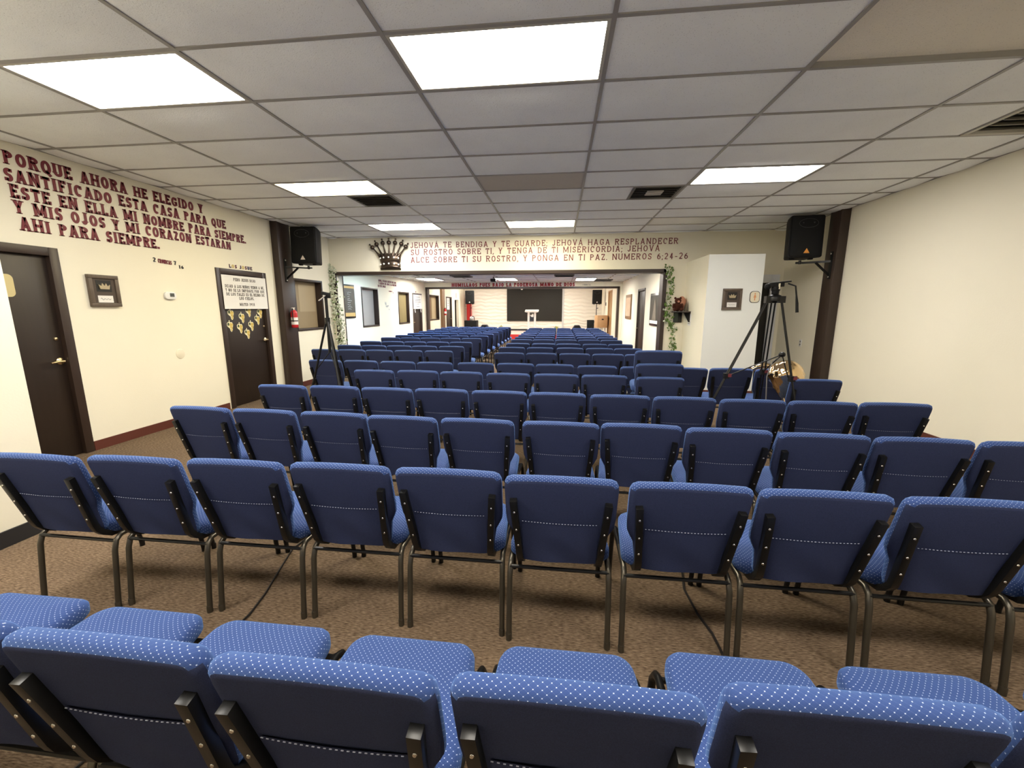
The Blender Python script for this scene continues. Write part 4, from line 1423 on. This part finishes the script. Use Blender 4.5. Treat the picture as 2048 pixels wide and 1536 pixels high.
for a, bx in zip(ang, base_x):
    ln = .27 if abs(a) < 50 else .24
    dx, dz = math.sin(math.radians(a * .72)), math.cos(math.radians(a * .72))
    p0 = Vector((cx + bx, CY - .03, cz + .27))
    p1 = p0 + Vector((dx, 0, dz)) * ln * .62
    p2 = p0 + Vector((dx, 0, dz)) * ln
    mb = MB().tube([p0, p0 + (p1 - p0) * .5, p1, p2 - Vector((dx, 0, dz)) * .03], [.038, .019, .014, .014], 10)
    pr = mb.build('prong', CROWN_METAL, t)
    mb = MB().ball(p2, .045, .04, .045, 16)
    tip = p2 + Vector((dx, 0, dz)) * .072
    mb.ball(tip, .019, .019, .019, 10)
    mb.tube([p2, tip], .010, 8)
    mb.build('ball_tip', CROWN_METAL, pr)
for row, dz0 in ((.215, .03), (.09, .03)):
    for a in (28, 59, 90, 121, 152):
        q = math.radians(a)
        MB().ball((cx - .215 * math.cos(q), CY - .088 * math.sin(q), cz + row + dz0 * math.sin(q)), .019, .012, .019, 10).build('jewel', JEWEL, t)


# ------------------------------------------------------------------ garlands
def garland(pts, n, spread, mleaf, mleaf2, main, label):
    t = thing('ivy_garland', label, 'garland', pts[0])
    MB().tube(pts, .003, 6).build('stem', STEM, t)
    rnd = random.Random(len(label))
    P = [Vector(p) for p in pts]
    mb = MB()
    for k in range(n):
        u = rnd.random() * (len(P) - 1.001)
        i = int(u)
        c = P[i].lerp(P[i + 1], u - i)
        c = c + Vector((rnd.gauss(0, spread), -abs(rnd.gauss(0, .02)) - .005, rnd.gauss(0, .03)))
        s = rnd.uniform(.018, .036)
        R = Matrix.Rotation(rnd.uniform(0, 6.28), 3, 'Y') @ Matrix.Rotation(rnd.uniform(-.8, .8), 3, 'X')
        shape = [(0, 0), (.5, .25), (.62, .75), (.3, 1.2), (0, 1.7), (-.3, 1.2), (-.62, .75), (-.5, .25)]
        q = [c + R @ Vector((x * s, .25 * s * abs(x), z * s)) for x, z in shape]
        q = [Vector((max(p.x, XL + .004), min(p.y, YF - .004), p.z)) for p in q]
        mb.add(q, [(0, 1, 2, 3, 4), (0, 4, 5, 6, 7)], 0 if rnd.random() < main else 1)
    mb.build('leaves', [mleaf, mleaf2], t)
    return t


garland([(-4.86, YF - .02, 2.36), (-4.82, YF - .03, 2.2), (-4.80, YF - .05, 1.9), (-4.76, YF - .05, 1.6), (-4.73, YF - .06, 1.3), (-4.69, YF - .06, 1.05), (-4.68, YF - .05, .75), (-4.70, YF - .04, .5)], 560, .055, LEAF_PALE, LEAF, .86,
        'pale leafy garland hanging at the left jamb of the wide opening')
garland([(2.05, YF - .03, 2.30), (2.10, YF - .03, 2.08), (2.14, YF - .03, 1.85), (2.085, YF - .03, 1.6), (2.075, YF - .03, 1.42), (2.09, YF - .03, 1.3), (2.20, YF - .05, 1.1), (2.21, YF - .05, .85), (2.26, YF - .04, .6), (2.24, YF - .04, .4)], 330, .034, LEAF, LEAF_PALE, .66,
        'green ivy garland hanging at the right jamb of the wide opening')

# ------------------------------------------------------------------ corner shelf with plush bear
SZ = 1.435
t = thing('corner_shelf', 'dark corner shelf beside the ivy carrying a plush bear', 'shelf', (2.3, 8.4, SZ))
MB().prism([(2.41, YF), (2.17, YF), (2.15, 8.30), (2.24, 8.14), (2.41, 8.12)], lambda u, v, w: (u, v, SZ + w), -.022, 0).build('board', BROWN, t, bevel=.003)
MB().prism([(8.56, SZ - .022), (8.14, SZ - .022), (8.14, SZ - .20), (8.20, SZ - .20)], lambda u, v, w: (2.41 - w, u, v), 0, .014).build('bracket', FRAME_DARK, t)
t = thing('plush_bear', 'dark brown plush bear seated on the corner shelf', 'plush toy', (2.205, 8.28, SZ))
mb = MB().ball((2.205, 8.29, SZ + .085), .075, .07, .085, 18)
for s in (-1, 1):
    mb.ball((2.205 + s * .06, 8.235, SZ + .035), .032, .06, .034, 12)
    mb.ball((2.205 + s * .075, 8.265, SZ + .10), .026, .03, .05, 12)
mb.build('body', TEDDY, t)
mb = MB().ball((2.205, 8.275, SZ + .195), .06, .055, .055, 18)
for s in (-1, 1):
    mb.ball((2.205 + s * .048, 8.29, SZ + .245), .022, .012, .022, 12)
mb.build('head', TEDDY, t)
MB().ball((2.205, 8.222, SZ + .18), .024, .02, .02, 10).build('muzzle', SALMON, t)
t = thing('salmon_cushion', 'round salmon cushion behind the plush bear on the shelf', 'cushion', (2.33, 8.44, SZ))
MB().ball((2.325, 8.465, SZ + .143), .080, .095, .142, 20).build('pad', SALMON, t)
mb = MB()
for k in range(4):
    mb.tube([(2.36, 8.28 + .03 * k, SZ), (2.368, 8.28 + .03 * k, SZ + .13 - .02 * k), (2.362, 8.285 + .03 * k, SZ + .18 - .02 * k)], [.012, .014, .003], 6)
tag(mb.build('dried_grass', mat('dried grass', (.22, .18, .12, 1), .8)), 'dried grass tuft at the end of the corner shelf', 'plant', None, 'stuff')
t = thing('hanging_photo', 'small dark green framed photo under the corner shelf', 'picture', (2.22, YF, 1.3))
MB().box(2.215, 2.375, YF - .016, YF - .001, 1.215, 1.41).build('frame', FRAME_DARK, t, bevel=.003)
MB().box(2.228, 2.30, YF - .018, YF - .015, 1.228, 1.398).build('print', GREEN_DARK, t, smooth=False)
t = thing('wall_card', 'small cream card with dark letters below the corner shelf', 'card', (2.41, 8.15, 1.2))
RFN = on_right(2.41)
MB().box(2.405, 2.409, 8.08, 8.27, 1.17, 1.385).build('sheet', PAPER, t, smooth=False)
mb = MB()
text_mesh(mb, 'BO', RFN, -8.24, -8.11, 1.27, .055, .2, .05, .006)
mb.box(2.403, 2.4055, 8.10, 8.25, 1.235, 1.243).box(2.403, 2.4055, 8.11, 8.24, 1.205, 1.213)
mb.build('print', INK, t, smooth=False)

# restroom sign
t = thing('restroom_sign', 'cream oval restroom sign with orange figure on partition block', 'sign', (3.175, 7.375, 1.6))
F2 = on_front(7.375)
MB().prism([(3.175 + p[0], 1.675 + p[1]) for p in rrect(.078, .094, .05)], F2, 0, .008).build('rim', FRAME_DARK, t, smooth=False)
MB().prism([(3.175 + p[0], 1.675 + p[1]) for p in rrect(.070, .086, .045)], F2, .008, .010).build('face', CREAM_SIGN, t, smooth=False)
mb = MB().lathe([(.012, 0), (.012, .003)], (3.175, 7.362, 1.727), 12, axis='y')
mb.prism([(3.175 + a, 1.675 + b) for a, b in ((-.01, .035), (.01, .035), (.022, -.01), (.008, -.01), (.008, -.055), (-.008, -.055), (-.008, -.01), (-.022, -.01))], F2, .010, .012)
mb.build('figure', ORANGE_FIG, t, smooth=False)
t = thing('wall_outlet', 'cream outlet plate low on the right wall past the pilaster', 'outlet', (XR, 7.74, .85))
MB().box(XR - .006, XR, 7.70, 7.78, .84, .96).build('plate', WHITE, t, bevel=.002)
MB().box(XR - .008, XR - .006, 7.725, 7.755, .86, .89).box(XR - .008, XR - .006, 7.725, 7.755, .91, .94).build('socket', INK_GREY, t, smooth=False)


# ------------------------------------------------------------------ tripods, balloons, cables
def leg_tube(mb, a, b, r, m=0):
    return mb.tube([a, b], r, 8, m)


hub = Vector((-2.66, 4.55, 1.33))
t = thing('phone_tripod', 'slim black phone tripod standing left of the fifth chair row', 'tripod', (hub.x, hub.y, 0))
MB().tube([hub + Vector((0, 0, -.35)), hub + Vector((0.0, 0, .30))], .017, 12).tube([hub + Vector((0, 0, -.02)), hub + Vector((0, 0, .05))], .028, 12).build('centre_column', BLACK, t)
MB().obox(Matrix.Translation(hub + Vector((0, 0, .32))) @ Matrix.Rotation(.2, 4, 'Y'), .09, .045, .035).obox(Matrix.Translation(hub + Vector((.03, 0, .30))), .04, .04, .06).build('phone_clamp', BLACK_MATTE, t, bevel=.004)
MB().tube([hub + Vector((.015, -.03, .30)), hub + Vector((-.03, -.04, .262)), hub + Vector((-.06, -.05, .240))], [.006, .010, .009], 8).build('pan_handle', SILVER, t)
feet = [Vector((-3.12, 4.58, 0)), Vector((-2.28, 4.16, 0)), Vector((-2.72, 5.0, 0))]
for f in feet:
    d = f - hub
    mb = MB().tube([hub + Vector((0, 0, .0)) + Vector((d.x, d.y, 0)).normalized() * .02, hub + d * .55], .013, 8).tube([hub + d * .5, hub + d * .98], .0095, 8)
    mb.tube([hub + d * .50, hub + d * .57], .018, 8)
    lg = mb.build('leg', BLACK, t)
    MB().ball(f + Vector((0, 0, .016)), .016).build('rubber_foot', BLACK_MATTE, lg)
mb = MB()
for f in feet:
    mb.tube([hub + Vector((0, 0, -.34)), hub + (f - hub) * .42], .005, 6)
mb.build('spreader', BLACK, t)

hub = Vector((1.93, 4.08, 1.585))
t = thing('video_tripod', 'tall black video tripod with pan handle at the right', 'tripod', (hub.x, hub.y, 0))
mb = MB().lathe([(.055, -.03), (.06, 0), (.05, .02), (.03, .03)], hub, 18)
mb.build('bowl', BLACK, t)
mb = MB().lathe([(.028, .02), (.03, .06), (.036, .065), (.036, .10)], hub, 14).obox(Matrix.Translation(hub + Vector((.0, 0, .115))), .12, .05, .035).obox(Matrix.Translation(hub + Vector((.03, 0, .135))) @ Matrix.Rotation(-.1, 4, 'Y'), .17, .055, .014)
mb.ball(hub + Vector((-.07, 0, .10)), .028, .028, .028, 12)
mb.build('fluid_head', BLACK_MATTE, t, bevel=.003)
MB().obox(Matrix.Translation(hub + Vector((.012, -.03, .10))), .016, .01, .05).build('level_plate', SILVER, t)
MB().tube([hub + Vector((.09, -.02, .125)), hub + Vector((.135, -.06, .10)), hub + Vector((.145, -.07, .02)), hub + Vector((.155, -.075, -.05)), hub + Vector((.162, -.08, -.13))], [.007, .007, .007, .012, .013], 8).build('pan_handle', BLACK_MATTE, t)
feet = [Vector((1.20, 4.05, 0)), Vector((2.24, 3.84, 0)), Vector((2.14, 4.66, 0))]
for i, f in enumerate(feet):
    d = f - hub
    side = Vector((-d.y, d.x, 0)).normalized()
    mb = MB()
    top = hub + Vector((d.x, d.y, 0)).normalized() * .05
    d2 = f - top
    for s in (-1, 1):
        mb.tube([top + side * .015 * s, top + d2 * .46 + side * .015 * s], .0075, 8)
        mb.tube([top + d2 * .44 + side * .011 * s, top + d2 * .97 + side * .011 * s], .0065, 8)
    mb.obox(Matrix.Translation(top + d2 * .455), .045, .045, .05)
    mb.obox(Matrix.Translation(top + d2 * .01), .05, .05, .06)
    lg = mb.build('leg', BLACK, t)
    MB().obox(Matrix.Translation(top + d2 * .45 + Vector((.018, -.024, 0))), .03, .008, .03).build('lock_lever', mat('dark red lever', (.16, .025, .03, 1), .5), lg)
    MB().ball(f + Vector((0, 0, .02)), .022, .022, .02).build('rubber_foot', BLACK_MATTE, lg)
mb = MB()
c = Vector((hub.x + .12, hub.y - .0, 1.07))
for f in feet:
    mb.tube([c, hub + (f - hub) * .45], .006, 6)
mb.ball(c, .03, .03, .025)
mb.build('spreader', BLACK, t)
mb = MB().tube([c + Vector((-.03, .0, -.03)), c + Vector((-.09, -.03, -.06)), c + Vector((-.13, -.04, -.2)), c + Vector((-.12, -.05, -.42)), c + Vector((-.10, -.06, -.6))], .005, 6)
tag(mb.build('tripod_cable', mat('grey cable', (.16, .15, .14, 1), .5)), 'thin grey cable hanging from the video tripod spreader', 'cable')

t = thing('foil_balloon', 'crinkled bronze foil balloon resting on chairs behind video tripod', 'balloon', (2.36, 4.60, .5))
mb = MB()
rings = []
rnd = random.Random(5)
n = 40
for i in range(19):
    th = PI * (.02 + .96 * i / 18)
    zz = math.cos(th)
    ring = []
    for k in range(n):
        a = 2 * PI * k / n
        r = math.sin(th)
        taper = 1.0 if zz > 0 else 1 - .62 * (-zz) ** .9
        w = 1 + .05 * math.sin(7 * a + 2 * i) + .035 * math.sin(13 * a - i)
        ring.append((2.37 + .175 * r * taper * w * math.cos(a), 4.60 + .115 * r * taper * w * math.sin(a), .785 + .175 * zz * (1 if zz > 0 else 1.35)))
    rings.append(ring)
mb.loft(rings).build('bulb', FOIL, t)
MB().tube([(2.37, 4.60, .56), (2.375, 4.6, .52), (2.37, 4.59, .465)], [.012, .02, .004], 8).build('neck', FOIL, t)
mb = MB().tube([(2.20, 5.30, .50), (2.215, 5.30, .62), (2.26, 5.28, .72), (2.36, 5.27, .79), (2.46, 5.26, .82), (2.56, 5.26, .80)], [.025, .04, .04, .035, .035, .02], 12)
tag(mb.build('foil_balloon', FOIL), 'long curved gold foil balloon standing behind the sixth row chairs', 'balloon')

mb = MB().tube([(-1.62, 2.3, .006), (-1.632, 2.19, .006), (-1.577, 1.994, .006), (-1.515, 1.787, .006), (-1.488, 1.645, .006), (-1.50, 1.3, .006), (-1.55, .9, .006), (-1.5, .3, .006)], .0055, 6)
tag(mb.build('floor_cable', CABLE), 'thin dark cable on carpet under the left chairs of second row', 'cable')
mb = MB().tube([(.76, 2.5, .006), (.723, 2.215, .006), (.694, 2.084, .006), (.706, 1.899, .006), (.734, 1.774, .006), (.736, 1.688, .006), (.73, 1.4, .006), (.7, .9, .006)], .0065, 6)
tag(mb.build('floor_cable', CABLE), 'curved black cable on carpet under the right chairs of second row', 'cable')

# ------------------------------------------------------------------ middle room wall things
t = thing('framed_poster', 'dark tall poster with pale script and amber strips in middle room', 'poster', (BL, 10.28, 1.2))
MB().box(BL, BL + .03, 9.99, 10.57, 1.235, 2.08).build('frame', FRAME_DARK, t, bevel=.004)
MB().box(BL + .03, BL + .033, 10.03, 10.53, 1.275, 2.04).build('print', DARK_PANEL, t, smooth=False)
MB().box(BL + .033, BL + .035, 10.03, 10.53, 1.275, 1.37).box(BL + .033, BL + .035, 10.03, 10.53, 1.985, 2.04).build('amber_strip', GOLD_STRIP, t, smooth=False)
mb = MB()
rnd = random.Random(2)
for k in range(9):
    z = 1.88 - k * .052
    mb.tube([(BL + .035, 10.16 + .022 * j, z + rnd.uniform(-.014, .014)) for j in range(int(rnd.uniform(6, 12)))], .006, 5)
mb.build('script', POSTER_INK, t)
t = thing('framed_print', 'pale sepia print in brown frame near the stage header', 'picture', (BR, 14.8, 1.15))
MB().box(BR - .03, BR, 14.25, 15.41, 1.13, 1.95).build('frame', mat('oak frame', (.22, .12, .055, 1), .45), t, bevel=.005)
MB().box(BR - .033, BR - .03, 14.37, 15.29, 1.23, 1.85).build('print', ART_SEPIA, t, smooth=False)
t = thing('framed_print', 'large dark framed print with pale figure just past the opening', 'picture', (BR, 10.7, 1.05))
MB().box(BR - .03, BR, 10.15, 11.26, 1.06, 1.86).build('frame', FRAME_DARK, t, bevel=.005)
MB().box(BR - .033, BR - .03, 10.21, 11.20, 1.20, 1.80).build('print', ART_DARK, t, smooth=False)
MB().box(BR - .034, BR - .03, 10.21, 11.20, 1.115, 1.19).build('caption_strip', PAPER, t, smooth=False)
mb = MB()
fn = on_right(BR - .033)
mb.prism([(-a, b) for a, b in ((10.95, 1.2), (10.88, 1.33), (10.80, 1.45), (10.78, 1.58), (10.74, 1.64), (10.71, 1.70), (10.66, 1.70), (10.64, 1.64), (10.58, 1.55), (10.53, 1.38), (10.50, 1.2))][::-1], fn, 0, .003)
mb.build('figure', ART_PALE, t, smooth=False)
t = thing('wall_decal', 'faint grey butterfly decals on the middle room wall between windows', 'wall decal', (BL, 12.7, 1.4))
rnd = random.Random(11)
mb = MB()
for k in range(7):
    y, z, s = 12.56 + rnd.random() * .34, 1.43 + rnd.random() * .22, rnd.uniform(.02, .04)
    for q in (-1, 1):
        mb.prism([(y, z - .4 * s), (y + q * s, z + s), (y + q * 1.3 * s, z + .2 * s), (y + q * .8 * s, z - s)][::q], BFN, 0, .003)
mb.build('butterflies', mat('pale grey decal', (.40, .42, .42, 1), .6), t, smooth=False)
t = thing('projector', 'dark projector hanging from the middle room ceiling', 'projector', (-2.15, 13.5, BC))
MB().obox(Matrix.Translation((-2.15, 13.5, BC - .09)), .16, .24, .09).build('body', BLACK_MATTE, t, bevel=.01)
MB().tube([(-2.15, 13.5, BC + .02), (-2.15, 13.5, BC - .05)], .015, 8).build('mount', BLACK, t)

# ------------------------------------------------------------------ stage things
t = thing('projection_screen', 'large matte black screen on the stage back wall', 'screen', (-1.45, SY1, .8))
MB().box(-3.0, .10, SY1 - .06, SY1 - .02, .775, 2.60).build('panel', SCREEN, t, bevel=.004)
MB().box(-3.02, .12, SY1 - .08, SY1 - .003, 2.56, 2.66).build('housing', BLACK_MATTE, t, bevel=.004)
struct(MB().box(.11, .20, SY1 - .05, SY1, STG, 2.9).build('trim_8', mat('pale grey strip', (.52, .53, .52, 1), .5), smooth=False), 'pale vertical strip beside the black screen')

py = 21.0
t = thing('podium', 'white and clear acrylic podium at the middle of the stage', 'podium', (-1.41, py, STG))
MB().obox(Matrix.Translation((-1.41, py, 1.36)) @ Matrix.Rotation(.18, 4, 'X'), .68, .42, .05).obox(Matrix.Translation((-1.41, py - .2, 1.335)), .60, .03, .10).build('top', WHITE, t, bevel=.015)
for s in (-1, 1):
    MB().box(-1.41 + s * .16 - .05, -1.41 + s * .16 + .05, py - .05, py + .05, STG + .04, 1.33).build('column', WHITE, t, bevel=.012)
MB().box(-1.53, -1.29, py - .012, py, .60, 1.30).build('acrylic_panel', GLASS, t, smooth=False)
mb = MB()
fn = on_front(py - .012)
mb.prism([(-1.41 + a, 1.14 + b) for a, b in ((-.10, .02), (-.03, -.07), (.06, -.09), (.09, -.05), (.085, .05), (.04, .09), (.0, .04), (-.03, .0))], fn, .001, .006)
mb.build('emblem', WHITE, t, smooth=False)
MB().box(-1.72, -1.10, py - .2, py + .2, STG, STG + .04).build('base', WHITE, t, bevel=.012)


def plant(x, y, label):
    t = thing('potted_plant', label, 'plant', (x, y, STG), 'potted plants on the stage')
    MB().lathe([(.10, 0), (.13, .22), (.12, .24)], (x, y, STG), 16).build('pot', mat('grey pot', (.30, .29, .26, 1), .5), t)
    mb = MB()
    rnd = random.Random(int(x * 100))
    for k in range(46):
        a, el, s = rnd.uniform(0, 6.28), rnd.uniform(.2, 1.3), rnd.uniform(.12, .24)
        d = Vector((math.cos(a) * math.cos(el), math.sin(a) * math.cos(el), math.sin(el)))
        sd = Vector((-math.sin(a), math.cos(a), 0)) * s * .16
        b = Vector((x, y, STG + .22))
        mb.add([b, b + d * s * .5 + sd, b + d * s, b + d * s * .5 - sd], [(0, 1, 2), (0, 2, 3)], 0 if k % 3 else 1)
    mb.build('leaves', [LEAF, mat('yellow leaf', (.65, .60, .20, 1), .5)], t)


plant(-2.95, py, 'leafy green plant on stage left of the podium')
plant(-.17, py, 'leafy green plant on stage right of the podium')


def stage_speaker(x, y, zb, label, stand_label, h=.71, w=.48):
    speaker(x, y, zb + h / 2, w, h, .38, .0, 0.0, label, mat('pale badge', (.8, .8, .76, 1), .4))
    t = thing('speaker_stand', stand_label, 'speaker stand', (x, y, STG))
    MB().tube([(x, y, STG + .35), (x, y, zb)], .019, 10).build('pole', BLACK, t)
    MB().tube([(x, y, zb - .22), (x + .09, y - .02, zb - .20)], .018, 8).build('knob', BLACK, t)
    for k in range(3):
        a = k * 2.094 + .3
        MB().tube([(x, y, STG + .75), (x + .42 * math.cos(a), y + .42 * math.sin(a), STG + .012)], .012, 8).build('leg', BLACK, t)


stage_speaker(-4.87, 22.55, 1.71, 'black loudspeaker on a stand before the red column', 'black tripod stand under the stage speaker by red column')
stage_speaker(1.85, 22.0, 1.70, 'black loudspeaker on a stand above the wooden lectern', 'black tripod stand under the stage speaker by the lectern')
struct(MB().box(-5.28, -5.03, SY1 - .25, SY1, STG, 2.3).build('trim_9', RED, smooth=True, bevel=.004), 'red column behind the left stage speaker')
t = thing('speaker_cabinet', 'black subwoofer cabinet on stage below the red column', 'loudspeaker', (-4.62, 21.5, STG))
MB().box(-4.94, -4.30, 21.3, 21.85, STG, .86).build('cabinet', BLACK_MATTE, t, bevel=.01)
MB().box(-4.90, -4.34, 21.285, 21.30, STG + .05, .82).build('grille', GRILLE, t, bevel=.003)
t = thing('white_bag', 'white rounded bag with dark trim on the black cabinet', 'bag', (-4.57, 21.55, .86))
MB().ball((-4.60, 21.55, .965), .11, .10, .105, 18).build('shell', WHITE, t)
MB().tube([(-4.57, 21.46, 1.02), (-4.52, 21.45, 1.08), (-4.47, 21.46, 1.06), (-4.44, 21.48, .98), (-4.44, 21.5, .865)], .02, 10).build('strap', INK, t)
t = thing('speaker_cabinet', 'black subwoofer cabinet on stage beside the wooden lectern', 'loudspeaker', (1.65, 22.2, STG))
MB().box(1.44, 1.80, 22.52, 22.9, STG, .87).build('cabinet', BLACK_MATTE, t, bevel=.01)
MB().box(1.47, 1.77, 22.508, 22.52, STG + .05, .83).build('grille', GRILLE, t, bevel=.003)


def wedge(x, label):
    t = thing('stage_monitor', label, 'loudspeaker', (x, 20.8, STG), 'wedge monitors on the stage')
    pts = [(-.24, 0), (.24, 0), (.24, .26), (.12, .44), (-.12, .44), (-.24, .26)]
    MB().prism([(x + a, STG + b) for a, b in pts], lambda u, v, w: (u, 20.75 + w, v), 0, .32).build('cabinet', NAVY, t, bevel=.02)
    MB().prism([(x + a * .8, STG + .02 + b * .9) for a, b in pts], lambda u, v, w: (u, 20.75 - w, v), 0, .006).build('grille', GRILLE, t)


wedge(-3.79, 'dark wedge monitor on stage behind the left chair block')
wedge(.84, 'dark wedge monitor on stage behind the right chair block')
lx, ly = 2.0, 20.45
t = thing('wooden_lectern', 'pale birch lectern with chamfered side and small dark plate', 'lectern', (lx, ly, STG))
MB().prism([(1.66, ly + .18), (1.78, ly - .2), (2.24, ly - .2), (2.24, ly + .18)], lambda u, v, w: (u, v, w), .58, 1.16).build('cabinet', WOOD, t, bevel=.006)
MB().box(1.97, 2.06, ly - .206, ly - .2, .94, 1.0).build('name_plate', FRAME_DARK, t, smooth=False)
for x in (2.01, 2.14):
    MB().lathe([(.035, 0), (.035, .36)], (x, ly - .08, STG), 12).build('leg', WHITE, t)
MB().box(1.80, 2.22, ly - .15, ly + .17, STG, STG + .05).build('base', WOOD, t, bevel=.004)
t = thing('ceiling_lamp', 'small white spotlight hanging at the top of the stage opening', 'lamp', (-1.83, 20.0, 2.4))
MB().ball((-1.83, 20.0, 2.375), .05, .05, .04, 12).build('head', WHITE, t)
MB().tube([(-1.83, 20.0, 2.95), (-1.83, 20.0, 2.40)], .012, 8).build('rod', WHITE, t)
t = thing('fire_extinguisher', 'red extinguisher with white label on the wooden stage post', 'fire extinguisher', (SL + .16, 19.0, 1.18))
MB().lathe([(.055, 0), (.06, .02), (.06, .24), (.03, .30)], (SL + .165, 18.98, 1.17), 16).build('cylinder', RED, t)
MB().lathe([(.061, 0), (.061, .10)], (SL + .165, 18.98, 1.24), 16).build('label', PAPER, t)
MB().box(SL + .14, SL + .19, 18.93, 19.02, 1.47, 1.50).build('valve', BLACK, t)
t = thing('wall_notice', 'small grey notice above the dark stage doorway', 'sign', (SL, 21.75, 2.0))
MB().box(SL, SL + .006, 21.62, 21.90, 2.02, 2.27).build('sheet', mat('grey notice', (.40, .40, .40, 1), .6), t, smooth=False)
t = thing('wall_fitting', 'small dark wall fitting beside the honey oak door', 'fitting', (SR, 21.5, 1.6))
MB().box(SR - .03, SR, 21.45, 21.65, 1.62, 1.78).build('plate', mat('dark fitting', (.12, .12, .12, 1), .5), t, bevel=.004)
